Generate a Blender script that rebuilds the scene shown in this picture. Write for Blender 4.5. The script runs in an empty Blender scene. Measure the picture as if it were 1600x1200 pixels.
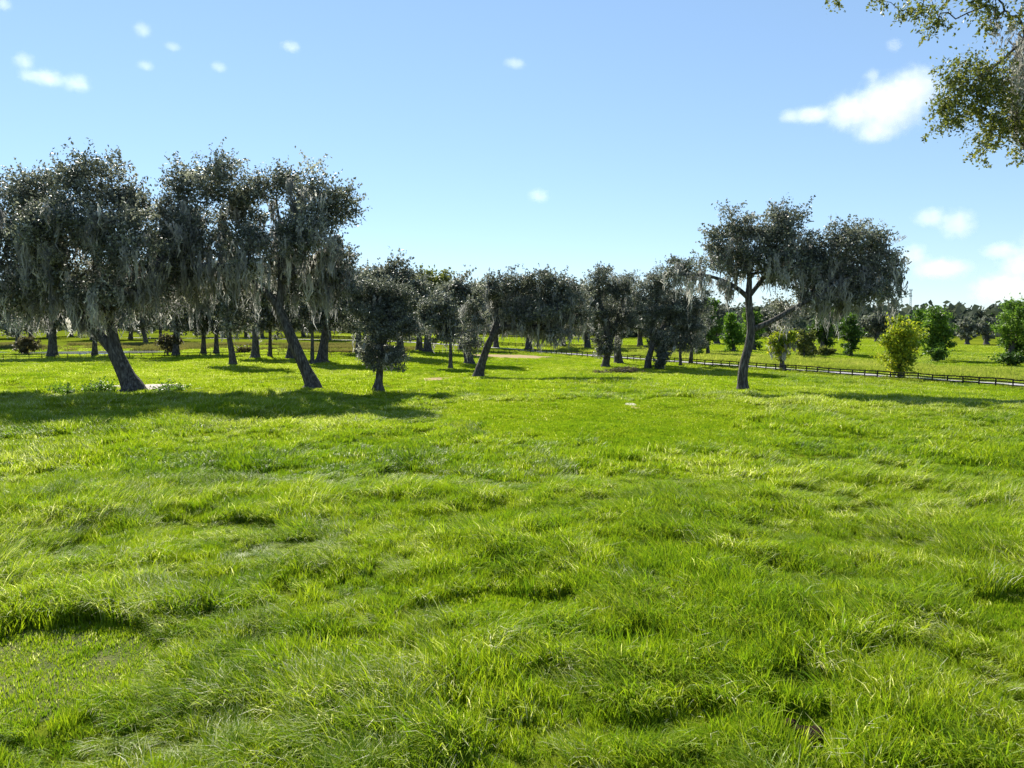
import bpy, bmesh, math, random
import numpy as np
from mathutils import Vector, Matrix

SC = bpy.context.scene
COL = SC.collection
R = math.radians
rng = np.random.default_rng(11)
random.seed(11)

# ------------------------------------------------------------------ camera
FPX, PITCH, CAMZ = 1150.0, R(5.0), 7.5          # focal length in pixels of a 1600 px wide frame
cam_d = bpy.data.cameras.new('camera')
cam_d.sensor_width = 36.0
cam_d.lens = 36.0 * FPX / 1600.0
cam_d.clip_start = 0.1
cam_d.clip_end = 30000
cam = bpy.data.objects.new('camera', cam_d)
cam.location = (0, 0, CAMZ)
cam.rotation_euler = (R(90) - PITCH, 0, 0)
COL.objects.link(cam)
SC.camera = cam

# ------------------------------------------------------------------ sky, sun, exposure
SUN_EL, SUN_AZ = R(40), math.atan2(-0.42, 0.91)   # azimuth clockwise from +Y
world = bpy.data.worlds.new('World')
SC.world = world
world.use_nodes = True
wn = world.node_tree
wn.nodes.clear()
sky = wn.nodes.new('ShaderNodeTexSky')
sky.sky_type = 'NISHITA'
sky.sun_disc = False
sky.sun_elevation = SUN_EL
sky.sun_rotation = SUN_AZ
sky.altitude = 30
sky.air_density = 0.9
sky.dust_density = 0.0
sky.ozone_density = 5.0
bg = wn.nodes.new('ShaderNodeBackground')
bg.inputs['Strength'].default_value = 0.135
wo = wn.nodes.new('ShaderNodeOutputWorld')
gm = wn.nodes.new('ShaderNodeGamma')            # the whole sky, evenly: camera tone curve and white balance
gm.inputs['Gamma'].default_value = 0.60
wb = wn.nodes.new('ShaderNodeMix'); wb.data_type = 'RGBA'; wb.blend_type = 'MULTIPLY'; wb.inputs['Factor'].default_value = 1.0
wb.inputs[7].default_value = (0.91, 1.03, 1.13, 1)
wn.links.new(sky.outputs[0], gm.inputs[0]); wn.links.new(gm.outputs[0], wb.inputs[6])
wn.links.new(wb.outputs[2], bg.inputs[0])
wn.links.new(bg.outputs[0], wo.inputs[0])

SUNV = Vector((math.cos(SUN_EL) * math.sin(SUN_AZ), math.cos(SUN_EL) * math.cos(SUN_AZ), math.sin(SUN_EL)))
sl = bpy.data.lights.new('sun', 'SUN')
sl.energy = 5.0
sl.angle = R(0.53)
sl.color = (1.0, 0.95, 0.86)
so = bpy.data.objects.new('sun', sl)
so.rotation_euler = SUNV.to_track_quat('Z', 'Y').to_euler()
so.location = (0, 0, 60)
COL.objects.link(so)

SC.view_settings.view_transform = 'Standard'
SC.view_settings.look = 'None'
SC.view_settings.exposure = 1.18
SC.view_settings.gamma = 1.0
SC.cycles.max_bounces = 6
SC.cycles.diffuse_bounces = 2
SC.cycles.glossy_bounces = 1
SC.cycles.transmission_bounces = 3
SC.cycles.volume_bounces = 4
SC.cycles.use_light_tree = False
SC.cycles.use_denoising = True
SC.cycles.denoiser = 'OPENIMAGEDENOISE'
SC.cycles.denoising_input_passes = 'RGB_ALBEDO_NORMAL'
SC.cycles.denoising_prefilter = 'NONE'
SC.cycles.sample_clamp_indirect = 4.0

# ------------------------------------------------------------------ numeric helpers
_tab = np.random.default_rng(5).random((256, 256))


def noise(x, y, s=1.0, seed=0):
    x = np.asarray(x, float) / s + seed * 17.31
    y = np.asarray(y, float) / s + seed * 9.77
    xi = np.floor(x).astype(int); yi = np.floor(y).astype(int)
    fx = x - xi; fy = y - yi
    fx = fx * fx * (3 - 2 * fx); fy = fy * fy * (3 - 2 * fy)
    a = _tab[xi & 255, yi & 255]; b = _tab[(xi + 1) & 255, yi & 255]
    c = _tab[xi & 255, (yi + 1) & 255]; d = _tab[(xi + 1) & 255, (yi + 1) & 255]
    return (a * (1 - fx) + b * fx) * (1 - fy) + (c * (1 - fx) + d * fx) * fy


def fbm(x, y, s, seed=0, o=3):
    t = 0; a = 1; n = 0
    for k in range(o):
        t = t + a * noise(x, y, s / 2 ** k, seed + k * 3); n += a; a *= 0.5
    return t / n


def sstep(a, b, v):
    t = np.clip((np.asarray(v, float) - a) / (b - a), 0, 1)
    return t * t * (3 - 2 * t)


def terrain(x, y):
    x = np.asarray(x, float); y = np.asarray(y, float)
    u = y + 0.8 * np.maximum(x - 20, 0)
    z = -(1.0 + 2.0 * sstep(-60, 20, x)) * sstep(70, 150, u)
    far = sstep(300, 800, y)
    z = z + far * (fbm(x, y, 300, 4) - 0.4) * 6
    near = 1 - sstep(90, 200, np.hypot(x, y))
    z = z + near * ((fbm(x, y, 9, 1) - 0.5) * 0.6 + (noise(x, y, 2.4, 2) - 0.5) * 0.30)
    return z


def ray(px, py):
    cp, sp = math.cos(PITCH), math.sin(PITCH)
    a = (px - 800) / FPX; b = -(py - 600) / FPX
    return np.array([a, cp + b * sp, -sp + b * cp])


def ground(px, py):
    """point where the line of sight through a picture point meets the land"""
    d = ray(px, py); z = 0.0
    for _ in range(60):
        t = (CAMZ - z) / max(-d[2], 1e-4)
        z = 0.6 * z + 0.4 * float(terrain(d[0] * t, d[1] * t))
    return np.array([d[0] * t, d[1] * t, float(terrain(d[0] * t, d[1] * t))])


def at(px, py, Y):
    d = ray(px, py); t = Y / d[1]
    return np.array([d[0] * t, Y, CAMZ + d[2] * t])


# ------------------------------------------------------------------ mesh helpers
def mesh_np(name, V, F, nper, tint=None, smooth=False):
    """V (n,3), F (m,nper); tint per face"""
    me = bpy.data.meshes.new(name)
    V = np.asarray(V, np.float32); F = np.asarray(F, np.int32)
    me.vertices.add(len(V)); me.vertices.foreach_set('co', V.ravel())
    m = len(F)
    me.loops.add(m * nper); me.loops.foreach_set('vertex_index', F.ravel())
    me.polygons.add(m)
    me.polygons.foreach_set('loop_start', np.arange(m, dtype=np.int32) * nper)
    me.polygons.foreach_set('use_smooth', np.full(m, smooth))
    if tint is not None:
        a = me.attributes.new('tint', 'FLOAT', 'FACE')
        a.data.foreach_set('value', np.asarray(tint, np.float32))
    me.update(calc_edges=True)
    return me


def obj(name, me, mat=None, parent=None, loc=None, label=None, cat=None, group=None, kind=None):
    o = bpy.data.objects.new(name, me)
    COL.objects.link(o)
    if mat is not None and me is not None and not me.materials:
        me.materials.append(mat)
    if parent is not None:
        o.parent = parent
    if loc is not None:
        o.location = loc
    if label: o['label'] = label
    if cat: o['category'] = cat
    if group: o['group'] = group
    if kind: o['kind'] = kind
    return o


def box_mesh(name, sx, sy, sz, bev=0.0):
    bm = bmesh.new()
    bmesh.ops.create_cube(bm, size=1.0)
    bmesh.ops.scale(bm, vec=(sx, sy, sz), verts=bm.verts)
    if bev:
        bmesh.ops.bevel(bm, geom=bm.edges[:], offset=bev, segments=1, affect='EDGES')
    me = bpy.data.meshes.new(name); bm.to_mesh(me); bm.free()
    return me


# ------------------------------------------------------------------ materials
def new_mat(name):
    m = bpy.data.materials.new(name); m.use_nodes = True
    nt = m.node_tree; nt.nodes.clear()
    out = nt.nodes.new('ShaderNodeOutputMaterial')
    return m, nt, out


def ramp(nt, fac, stops):
    r = nt.nodes.new('ShaderNodeValToRGB')
    e = r.color_ramp.elements
    e[0].position, e[0].color = stops[0][0], (*stops[0][1], 1)
    e[1].position, e[1].color = stops[-1][0], (*stops[-1][1], 1)
    for p, c in stops[1:-1]:
        k = e.new(p); k.color = (*c, 1)
    nt.links.new(fac, r.inputs[0])
    return r.outputs[0]


def nz(nt, scale, detail=4, rough=0.55, coord='Object', vec=None):
    n = nt.nodes.new('ShaderNodeTexNoise')
    n.inputs['Scale'].default_value = scale
    n.inputs['Detail'].default_value = detail
    n.inputs['Roughness'].default_value = rough
    if vec is None:
        tc = nt.nodes.new('ShaderNodeTexCoord'); vec = tc.outputs[coord]
    nt.links.new(vec, n.inputs['Vector'])
    return n.outputs['Fac']


def leaf_mat(name, stops, trans=0.4, rough=0.45, spec=0.5, tcol=1.25, instancer=False, warm=.6, gain=1.0):
    """thin leaf: principled front + translucency; colour varies leaf by leaf"""
    m, nt, out = new_mat(name)
    at_ = nt.nodes.new('ShaderNodeAttribute'); at_.attribute_name = 'tint'
    fac = at_.outputs['Fac']
    if instancer:
        ai = nt.nodes.new('ShaderNodeAttribute'); ai.attribute_name = 'patch'; ai.attribute_type = 'INSTANCER'
        mx = nt.nodes.new('ShaderNodeMath'); mx.operation = 'MULTIPLY_ADD'; mx.use_clamp = True
        nt.links.new(at_.outputs['Fac'], mx.inputs[0]); mx.inputs[1].default_value = 0.42
        m2 = nt.nodes.new('ShaderNodeMath'); m2.operation = 'MULTIPLY'; m2.inputs[1].default_value = 0.62
        nt.links.new(ai.outputs['Fac'], m2.inputs[0]); nt.links.new(m2.outputs[0], mx.inputs[2])
        fac = mx.outputs[0]
    c = ramp(nt, fac, stops)
    p = nt.nodes.new('ShaderNodeBsdfPrincipled')
    p.inputs['Roughness'].default_value = rough
    p.inputs['Specular IOR Level'].default_value = spec
    fg = nt.nodes.new('ShaderNodeMix'); fg.data_type = 'RGBA'; fg.blend_type = 'MULTIPLY'; fg.inputs['Factor'].default_value = 1.0
    nt.links.new(c, fg.inputs[6]); fg.inputs[7].default_value = (gain, gain, gain, 1)
    nt.links.new(fg.outputs[2], p.inputs['Base Color'])
    t = nt.nodes.new('ShaderNodeBsdfTranslucent')
    g = nt.nodes.new('ShaderNodeMix'); g.data_type = 'RGBA'; g.blend_type = 'MULTIPLY'
    g.inputs['Factor'].default_value = 1.0
    nt.links.new(c, g.inputs[6]); g.inputs[7].default_value = (tcol * 1.05, tcol * 1.1, tcol * warm, 1)
    nt.links.new(g.outputs[2], t.inputs['Color'])
    mix = nt.nodes.new('ShaderNodeMixShader'); mix.inputs[0].default_value = trans
    nt.links.new(p.outputs[0], mix.inputs[1]); nt.links.new(t.outputs[0], mix.inputs[2])
    nt.links.new(mix.outputs[0], out.inputs[0])
    return m


def rough_mat(name, stops, scale=4, rough=0.9, bump=0.3, bscale=None, detail=6, spec=0.2, stretch=None):
    m, nt, out = new_mat(name)
    vec = None
    if stretch:
        tc = nt.nodes.new('ShaderNodeTexCoord'); mp = nt.nodes.new('ShaderNodeMapping')
        mp.inputs['Scale'].default_value = stretch
        nt.links.new(tc.outputs['Object'], mp.inputs[0]); vec = mp.outputs[0]
    c = ramp(nt, nz(nt, scale, detail, vec=vec), stops)
    p = nt.nodes.new('ShaderNodeBsdfPrincipled')
    p.inputs['Roughness'].default_value = rough
    p.inputs['Specular IOR Level'].default_value = spec
    nt.links.new(c, p.inputs['Base Color'])
    if bump:
        b = nt.nodes.new('ShaderNodeBump'); b.inputs['Strength'].default_value = bump
        b.inputs['Distance'].default_value = 0.1
        nt.links.new(nz(nt, bscale or scale * 3, 5, vec=vec), b.inputs['Height'])
        nt.links.new(b.outputs[0], p.inputs['Normal'])
    nt.links.new(p.outputs[0], out.inputs[0])
    return m


M = {}
M['oak'] = leaf_mat('oak_leaf', [(0, (.030, .036, .026)), (.45, (.080, .086, .064)), (.75, (.17, .172, .138)), (1, (.32, .31, .26))], .36, .5, .4, 1.5, warm=.9, gain=1.6)
M['oak_far'] = leaf_mat('far_oak_leaf', [(0, (.035, .045, .034)), (.5, (.065, .078, .055)), (1, (.13, .14, .10))], .3, .9, .03, 1.2, warm=.9, gain=1.3)
M['oak_warm'] = leaf_mat('oak_leaf_olive', [(0, (.05, .06, .02)), (.5, (.11, .125, .035)), (1, (.24, .225, .06))], .45, .5, .3, 1.5, gain=1.4)
M['gum'] = leaf_mat('gum_leaf', [(0, (.04, .075, .014)), (.5, (.085, .150, .022)), (1, (.18, .27, .04))], .45, .5, .3, 1.4, gain=1.4)
M['lime'] = leaf_mat('lime_leaf', [(0, (.05, .10, .015)), (.5, (.09, .17, .02)), (1, (.20, .29, .03))], .50, .5, .3, 1.4, gain=1.5)
M['yellow'] = leaf_mat('yellow_leaf', [(0, (.08, .12, .015)), (.35, (.17, .21, .02)), (.7, (.30, .30, .02)), (1, (.50, .43, .03))], .50, .5, .2, 1.5, gain=1.6)
M['brown'] = leaf_mat('brown_shrub_leaf', [(0, (.06, .055, .035)), (.6, (.13, .11, .065)), (1, (.22, .18, .11))], .3, .6, .2)
M['moss'] = leaf_mat('spanish_moss', [(0, (.13, .125, .115)), (.5, (.30, .285, .25)), (1, (.56, .52, .44))], .45, .9, .05, 1.15, warm=1.15, gain=1.3)
M['bark'] = rough_mat('bark', [(0.3, (.025, .022, .020)), (.47, (.068, .061, .054)), (.58, (.115, .107, .097)), (.7, (.20, .19, .17))], 2.6, .95, 1.0, 8, stretch=(2.4, 2.4, .5))
M['fence'] = rough_mat('black_board', [(0.2, (.012, .011, .011)), (.8, (.035, .032, .030))], 5, .8, .2)
M['fence_grey'] = rough_mat('weathered_board', [(0.2, (.03, .028, .026)), (.8, (.085, .08, .072))], 5, .85, .2)
M['road'] = rough_mat('pale_lime_rock', [(0.2, (.22, .21, .215)), (.8, (.36, .34, .345))], .6, .95, .1)
M['sand'] = rough_mat('pale_sand', [(0.2, (.26, .22, .17)), (.5, (.42, .37, .31)), (.8, (.55, .50, .44))], 1.6, .95, .6, 6)
M['clay'] = rough_mat('tan_dirt', [(0.2, (.20, .16, .06)), (.8, (.33, .22, .10))], .7, .95, .3, 4)
M['dung'] = rough_mat('dark_dung', [(0.2, (.012, .008, .005)), (.8, (.05, .032, .02))], 14, .9, .6, 40, spec=.05)
M['twig'] = rough_mat('dead_twig', [(0.2, (.09, .07, .05)), (.8, (.20, .17, .12))], 6, .9, .2)
M['steel'] = rough_mat('galvanised_steel', [(0.2, (.20, .22, .25)), (.8, (.32, .34, .38))], 1, .6, 0)

GRASS_STOPS = [(0, (.028, .060, .006)), (.22, (.062, .120, .008)), (.5, (.120, .185, .009)), (.75, (.185, .228, .010)), (.92, (.24, .275, .04)), (1, (.46, .45, .30))]
M['grass'] = leaf_mat('pasture_grass', GRASS_STOPS, .52, .45, .17, 1.6, True, .5, 1.6)
M['weed'] = leaf_mat('roadside_weed', [(0, (.09, .13, .015)), (.5, (.18, .22, .03)), (.85, (.26, .28, .06)), (1, (.36, .33, .12))], .5, .7, .1, 1.5, True, .6, 1.4)
M['reed'] = leaf_mat('brown_reed', [(0, (.07, .085, .025)), (.5, (.14, .14, .05)), (1, (.25, .20, .09))], .4, .7, .2, 1.2, True)


def ground_mat():
    m, nt, out = new_mat('pasture_ground')
    tc = nt.nodes.new('ShaderNodeTexCoord')
    a = nz(nt, .05, 5, .6, vec=tc.outputs['Object'])
    b = nz(nt, .9, 6, .7, vec=tc.outputs['Object'])
    mx = nt.nodes.new('ShaderNodeMath'); mx.operation = 'MULTIPLY_ADD'
    nt.links.new(b, mx.inputs[0]); mx.inputs[1].default_value = .45
    m2 = nt.nodes.new('ShaderNodeMath'); m2.operation = 'MULTIPLY'; m2.inputs[1].default_value = .6
    nt.links.new(a, m2.inputs[0]); nt.links.new(m2.outputs[0], mx.inputs[2])
    c = ramp(nt, mx.outputs[0], [(.3, (.045, .060, .008)), (.5, (.10, .13, .010)), (.68, (.16, .185, .014)), (.8, (.19, .19, .03))])
    p = nt.nodes.new('ShaderNodeBsdfPrincipled')
    p.inputs['Roughness'].default_value = 1.0; p.inputs['Specular IOR Level'].default_value = 0.0
    nt.links.new(c, p.inputs['Base Color'])
    bp = nt.nodes.new('ShaderNodeBump'); bp.inputs['Strength'].default_value = .5; bp.inputs['Distance'].default_value = .12
    nt.links.new(nz(nt, 5, 6, .7, vec=tc.outputs['Object']), bp.inputs['Height'])
    nt.links.new(bp.outputs[0], p.inputs['Normal'])
    nt.links.new(p.outputs[0], out.inputs[0])
    return m


M['ground'] = ground_mat()
m, nt, out = new_mat('pond_water')
p = nt.nodes.new('ShaderNodeBsdfPrincipled')
p.inputs['Base Color'].default_value = (.10, .11, .12, 1); p.inputs['Roughness'].default_value = .12
p.inputs['Specular IOR Level'].default_value = .8
b = nt.nodes.new('ShaderNodeBump'); b.inputs['Strength'].default_value = .15; b.inputs['Distance'].default_value = .05
nt.links.new(nz(nt, 2.0, 4), b.inputs['Height']); nt.links.new(b.outputs[0], p.inputs['Normal'])
nt.links.new(p.outputs[0], out.inputs[0]); M['water'] = m

# ------------------------------------------------------------------ ground sheet (one sheet to the horizon)
def axis(lim, d0, g):
    v = [0.0]; d = d0
    while v[-1] < lim:
        v.append(v[-1] + d); d *= g
    return np.array(v)


ax = axis(4500, .6, 1.034); gx = np.concatenate([-ax[:0:-1], ax])
ay = axis(6000, .5, 1.022); gy = np.concatenate([-axis(300, 1.0, 1.3)[:0:-1], ay])
GX, GY = np.meshgrid(gx, gy)
GZ = terrain(GX, GY)
nx, ny = len(gx), len(gy)
V = np.stack([GX.ravel(), GY.ravel(), GZ.ravel()], 1)
i = np.arange(nx - 1)[None, :] + np.arange(ny - 1)[:, None] * nx
F = np.stack([i, i + 1, i + 1 + nx, i + nx], -1).reshape(-1, 4)
obj('ground', mesh_np('ground', V, F, 4, smooth=True), M['ground'], kind='structure')

# ------------------------------------------------------------------ fence, drive and pond lines (plan view, metres)
FENCE_R = np.array([[4, 229], [10, 222], [18, 210], [33, 185], [48, 160], [63, 135], [78, 110], [92, 87]], float)
FENCE_L = np.array([[-150, 152], [-108, 157], [-86, 163], [-60, 167], [-40, 178], [-18, 203], [4, 229]], float)
FENCE_F = np.array([[-95, 336], [-60, 318], [-30, 300], [0, 281], [22, 272], [46, 262], [62, 262]], float)
ROAD = np.array([[108, 71], [98, 88], [84, 111], [69, 136], [54, 161], [39, 186], [25, 211], [14, 232], [-2, 258], [-32, 282], [-64, 304], [-110, 326], [-180, 345]], float)


def resample(P, step):
    d = np.r_[0, np.cumsum(np.hypot(*np.diff(P, axis=0).T))]
    n = int(d[-1] / step)
    s = np.linspace(0, d[-1], n + 1)
    return np.stack([np.interp(s, d, P[:, 0]), np.interp(s, d, P[:, 1])], 1)


def dist_line(x, y, P):
    best = np.full(np.shape(x), 1e9)
    for a, b in zip(P[:-1], P[1:]):
        d = b - a; t = np.clip(((x - a[0]) * d[0] + (y - a[1]) * d[1]) / (d @ d), 0, 1)
        best = np.minimum(best, np.hypot(x - a[0] - t * d[0], y - a[1] - t * d[1]))
    return best


def ribbon(name, P, w, mat, lift, nacross=6):
    Q = resample(P, 3.0)
    T = np.gradient(Q, axis=0); T /= np.linalg.norm(T, axis=1)[:, None]
    N = np.stack([-T[:, 1], T[:, 0]], 1)
    k = np.linspace(-1, 1, nacross)
    X = Q[:, None, 0] + N[:, None, 0] * k * w; Y = Q[:, None, 1] + N[:, None, 1] * k * w
    wob = (noise(X, Y, 3, 8) - .5) * .8 * (np.abs(k) > .9)
    X = X + N[:, None, 0] * wob; Y = Y + N[:, None, 1] * wob
    Z = terrain(X, Y) + lift
    V = np.stack([X.ravel(), Y.ravel(), Z.ravel()], 1)
    i = np.arange(nacross - 1)[None, :] + np.arange(len(Q) - 1)[:, None] * nacross
    F = np.stack([i, i + 1, i + 1 + nacross, i + nacross], -1).reshape(-1, 4)
    return obj(name, mesh_np(name, V, F, 4, smooth=True), mat, kind='structure')


ribbon('farm_road', ROAD, 2.3, M['road'], .10)


def patch(name, c, rx, ry, mat, lift=.03, seed=0, rot=0.0):
    nr, na = 8, 48
    V = []; 
    for k in range(nr + 1):
        for j in range(na):
            a = 2 * math.pi * j / na
            e = 0.72 + 0.55 * float(noise(3 * math.cos(a) + 9, 3 * math.sin(a) + 9, 1.0, seed + 2))
            r = k / nr * e
            dx, dy = rx * r * math.cos(a), ry * r * math.sin(a)
            x = c[0] + dx * math.cos(rot) - dy * math.sin(rot); y = c[1] + dx * math.sin(rot) + dy * math.cos(rot)
            V.append((x, y, float(terrain(x, y)) + lift * (1 - .9 * (k == nr))))
    F = []
    for k in range(nr):
        for j in range(na):
            F.append((k * na + j, k * na + (j + 1) % na, (k + 1) * na + (j + 1) % na, (k + 1) * na + j))
    return obj(name, mesh_np(name, V, F, 4, smooth=True), mat, kind='structure')


SANDS = []   # (x, y, rx, ry) bare places where no grass grows


def sand(px, py, rpx, rpy, mat, name='sand_patch', lift=.05, seed=0):
    c = ground(px, py); a = ground(px + rpx, py); b0 = ground(px, py - rpy); b1 = ground(px, py + rpy)
    rx = abs(a[0] - c[0]); ry = abs(b0[1] - b1[1]) / 2
    SANDS.append((c[0], c[1], rx, ry))
    return patch(name, c, rx, ry, mat, lift, seed)


sand(245, 605, 52, 4.0, M['sand'], seed=1)
sand(186, 605, 22, 2.5, M['sand'], seed=2)
sand(985, 632, 9, 2.2, M['sand'], seed=3)
sand(992, 638, 7, 1.6, M['clay'], 'bare_dirt', seed=8)
sand(680, 592, 32, 3, M['clay'], 'bare_dirt', seed=5)
sand(800, 557, 75, 3.0, M['clay'], 'bare_dirt', seed=6)
M['soil'] = rough_mat('thin_turf_soil', [(0.25, (.040, .050, .010)), (.5, (.075, .095, .014)), (.75, (.12, .115, .03))], 2.5, .95, .8, 14)
q_ = ground(50, 1050); patch('thin_turf', q_, 3.0, 2.2, M['soil'], .035, 12)
q_ = ground(1262, 1152); SANDS.append((q_[0], q_[1] - .35, .45, .8))
PONDS = [(-106, 190, 19, 9), (-141, 189, 13, 7), (-200, 195, 30, 9)]
for k, (px_, py_, rx_, ry_) in enumerate(PONDS):
    patch('pond', (px_, py_), rx_, ry_, M['water'], .14, 9 + k)

# ------------------------------------------------------------------ grass
def tuft(name, n, rad, h0, h1, w0, w1, lean, lodged, seed, mat, seg=3, straw=.04):
    g = np.random.default_rng(seed)
    V = []; F = []; T = []
    # quads padded: every blade = seg-1 quads + a tip quad (degenerate free: tip has small width)
    for k in range(n):
        a = g.random() * 2 * math.pi; r = rad * math.sqrt(g.random())
        x, y = r * math.cos(a), r * math.sin(a)
        L = g.uniform(h0, h1); w = g.uniform(w0, w1)
        if lodged:
            th = g.normal(0, .75); bend = g.uniform(.4, 1.3)
        else:
            th = g.random() * 2 * math.pi; bend = abs(g.normal(lean, .22))
        dx, dy = math.cos(th), math.sin(th)
        face = g.random() * 2 * math.pi if not lodged else th + math.pi / 2 + g.normal(0, .9)
        wx, wy = math.cos(face) * w / 2, math.sin(face) * w / 2
        px_, py_, pz = x, y, -0.03
        ang = .12 + (.25 if lodged else 0); base = len(V)
        for s in range(seg + 1):
            ww = (1, 1.0, .75, .12)[min(s, 3)] if seg == 3 else (1, .8, .12)[s]
            V.append((px_ - wx * ww, py_ - wy * ww, pz)); V.append((px_ + wx * ww, py_ + wy * ww, pz))
            st = L / seg
            px_ += dx * math.sin(ang) * st; py_ += dy * math.sin(ang) * st; pz += math.cos(ang) * st
            ang = min(ang + bend * (.55 if lodged else .6), 2.0)
            if pz < .03: pz = .03
        t = np.clip(g.normal(.5, .28), -.2, .95)
        if g.random() < straw: t = 1.35
        for s in range(seg):
            b = base + 2 * s
            F.append((b, b + 1, b + 3, b + 2)); T.append(t + .12 * (s - 1))
    me = mesh_np(name, V, F, 4, T, smooth=True)
    me.materials.append(mat)
    return me


def make_lib(cname, specs):
    c = bpy.data.collections.new(cname)      # never linked to the scene: only a library for the instancer
    for k, me in enumerate(specs):
        o = bpy.data.objects.new('%s_%02d' % (cname, k), me)
        c.objects.link(o)
    return c


def scatter(name, pts, rot, scl, idx, patchv, coll, label, cat):
    me = bpy.data.meshes.new(name)
    me.vertices.add(len(pts)); me.vertices.foreach_set('co', np.asarray(pts, np.float32).ravel())
    for nme, typ, val, fld in (('rot', 'FLOAT_VECTOR', rot, 'vector'), ('scl', 'FLOAT_VECTOR', scl, 'vector'),
                               ('idx', 'INT', idx, 'value'), ('patch', 'FLOAT', patchv, 'value')):
        a = me.attributes.new(nme, typ, 'POINT')
        a.data.foreach_set(fld, np.asarray(val, np.int32 if typ == 'INT' else np.float32).ravel())
    me.update()
    o = obj(name, me, None, label=label, cat=cat, kind='stuff')
    ng = bpy.data.node_groups.new(name + '_nodes', 'GeometryNodeTree')
    ng.interface.new_socket('Geometry', in_out='INPUT', socket_type='NodeSocketGeometry')
    ng.interface.new_socket('Geometry', in_out='OUTPUT', socket_type='NodeSocketGeometry')
    gi = ng.nodes.new('NodeGroupInput'); go = ng.nodes.new('NodeGroupOutput')
    ip = ng.nodes.new('GeometryNodeInstanceOnPoints'); ci = ng.nodes.new('GeometryNodeCollectionInfo')
    ci.inputs['Collection'].default_value = coll
    ci.inputs['Separate Children'].default_value = True; ci.inputs['Reset Children'].default_value = True
    ip.inputs['Pick Instance'].default_value = True

    def na(n, t):
        q = ng.nodes.new('GeometryNodeInputNamedAttribute'); q.data_type = t; q.inputs['Name'].default_value = n
        return [s for s in q.outputs if s.enabled and s.name == 'Attribute'][0]
    L = ng.links.new
    L(gi.outputs[0], ip.inputs['Points']); L(ci.outputs[0], ip.inputs['Instance'])
    L(na('idx', 'INT'), ip.inputs['Instance Index'])
    e = ng.nodes.new('FunctionNodeEulerToRotation')
    L(na('rot', 'FLOAT_VECTOR'), e.inputs[0]); L(e.outputs[0], ip.inputs['Rotation'])
    L(na('scl', 'FLOAT_VECTOR'), ip.inputs['Scale'])
    L(ip.outputs[0], go.inputs[0])
    md = o.modifiers.new('tufts', 'NODES'); md.node_group = ng
    return o


G = M['grass']
lib_near = make_lib('grass_tuft_near', [
    tuft('tuft_a', 58, .30, .24, .52, .016, .028, .35, False, 1, G),
    tuft('tuft_b', 58, .30, .22, .55, .015, .026, .45, False, 2, G),
    tuft('tuft_c', 58, .30, .28, .60, .013, .024, .6, False, 3, G, straw=.08),
    tuft('tuft_d', 58, .30, .40, .85, .014, .024, .5, True, 4, G, straw=.12),
    tuft('tuft_e', 58, .30, .35, .80, .015, .026, .5, True, 5, G, straw=.12),
    tuft('tuft_f', 58, .30, .40, .90, .012, .022, .5, True, 6, G, straw=.18),
    tuft('tuft_g', 80, .32, .07, .17, .014, .026, .5, False, 7, G, seg=2),
    tuft('tuft_h', 80, .32, .05, .14, .014, .028, .6, False, 8, G, seg=2, straw=.10),
    tuft('tuft_i', 80, .32, .06, .13, .014, .026, .6, False, 9, G, seg=2, straw=.16),
])
lib_mid = make_lib('grass_tuft_mid', [
    tuft('tuftm_a', 55, .50, .24, .46, .030, .048, .3, False, 21, G),
    tuft('tuftm_b', 55, .50, .26, .50, .028, .046, .4, False, 22, G),
    tuft('tuftm_c', 55, .50, .26, .52, .028, .046, .45, False, 23, G),
    tuft('tuftm_d', 55, .50, .42, .75, .028, .044, .5, True, 24, G, straw=.06),
    tuft('tuftm_e', 55, .50, .40, .72, .028, .046, .5, True, 25, G, straw=.06),
    tuft('tuftm_f', 55, .50, .45, .80, .026, .042, .5, True, 26, G, straw=.08),
    tuft('tuftm_g', 80, .55, .07, .16, .028, .045, .5, False, 27, G, seg=2),
    tuft('tuftm_h', 80, .55, .06, .14, .028, .045, .6, False, 28, G, seg=2),
    tuft('tuftm_i', 80, .55, .06, .13, .028, .045, .6, False, 29, G, seg=2),
])
lib_far = make_lib('grass_tuft_far', [
    tuft('tuftf_a', 55, .95, .16, .34, .05, .08, .35, False, 41, G, seg=2),
    tuft('tuftf_b', 55, .95, .18, .38, .05, .08, .4, False, 42, G, seg=2),
    tuft('tuftf_c', 55, .95, .18, .36, .05, .08, .45, False, 43, G, seg=2),
    tuft('tuftf_d', 55, .95, .30, .55, .05, .08, .5, True, 44, G, seg=2, straw=.03),
    tuft('tuftf_e', 55, .95, .28, .52, .05, .08, .5, True, 45, G, seg=2, straw=.03),
    tuft('tuftf_f', 55, .95, .28, .55, .05, .08, .5, True, 46, G, seg=2, straw=.03),
    tuft('tuftf_g', 60, 1.0, .06, .15, .06, .10, .5, False, 47, G, seg=2),
    tuft('tuftf_h', 60, 1.0, .06, .14, .06, .10, .6, False, 48, G, seg=2),
    tuft('tuftf_i', 60, 1.0, .06, .13, .06, .10, .6, False, 49, G, seg=2),
])


def ell(px, py, rx, ry):
    c = ground(px, py); a = ground(px + rx, py); b0 = ground(px, py - ry); b1 = ground(px, py + ry)
    return (c[0], c[1], abs(a[0] - c[0]), abs(b0[1] - b1[1]) / 2)


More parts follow.
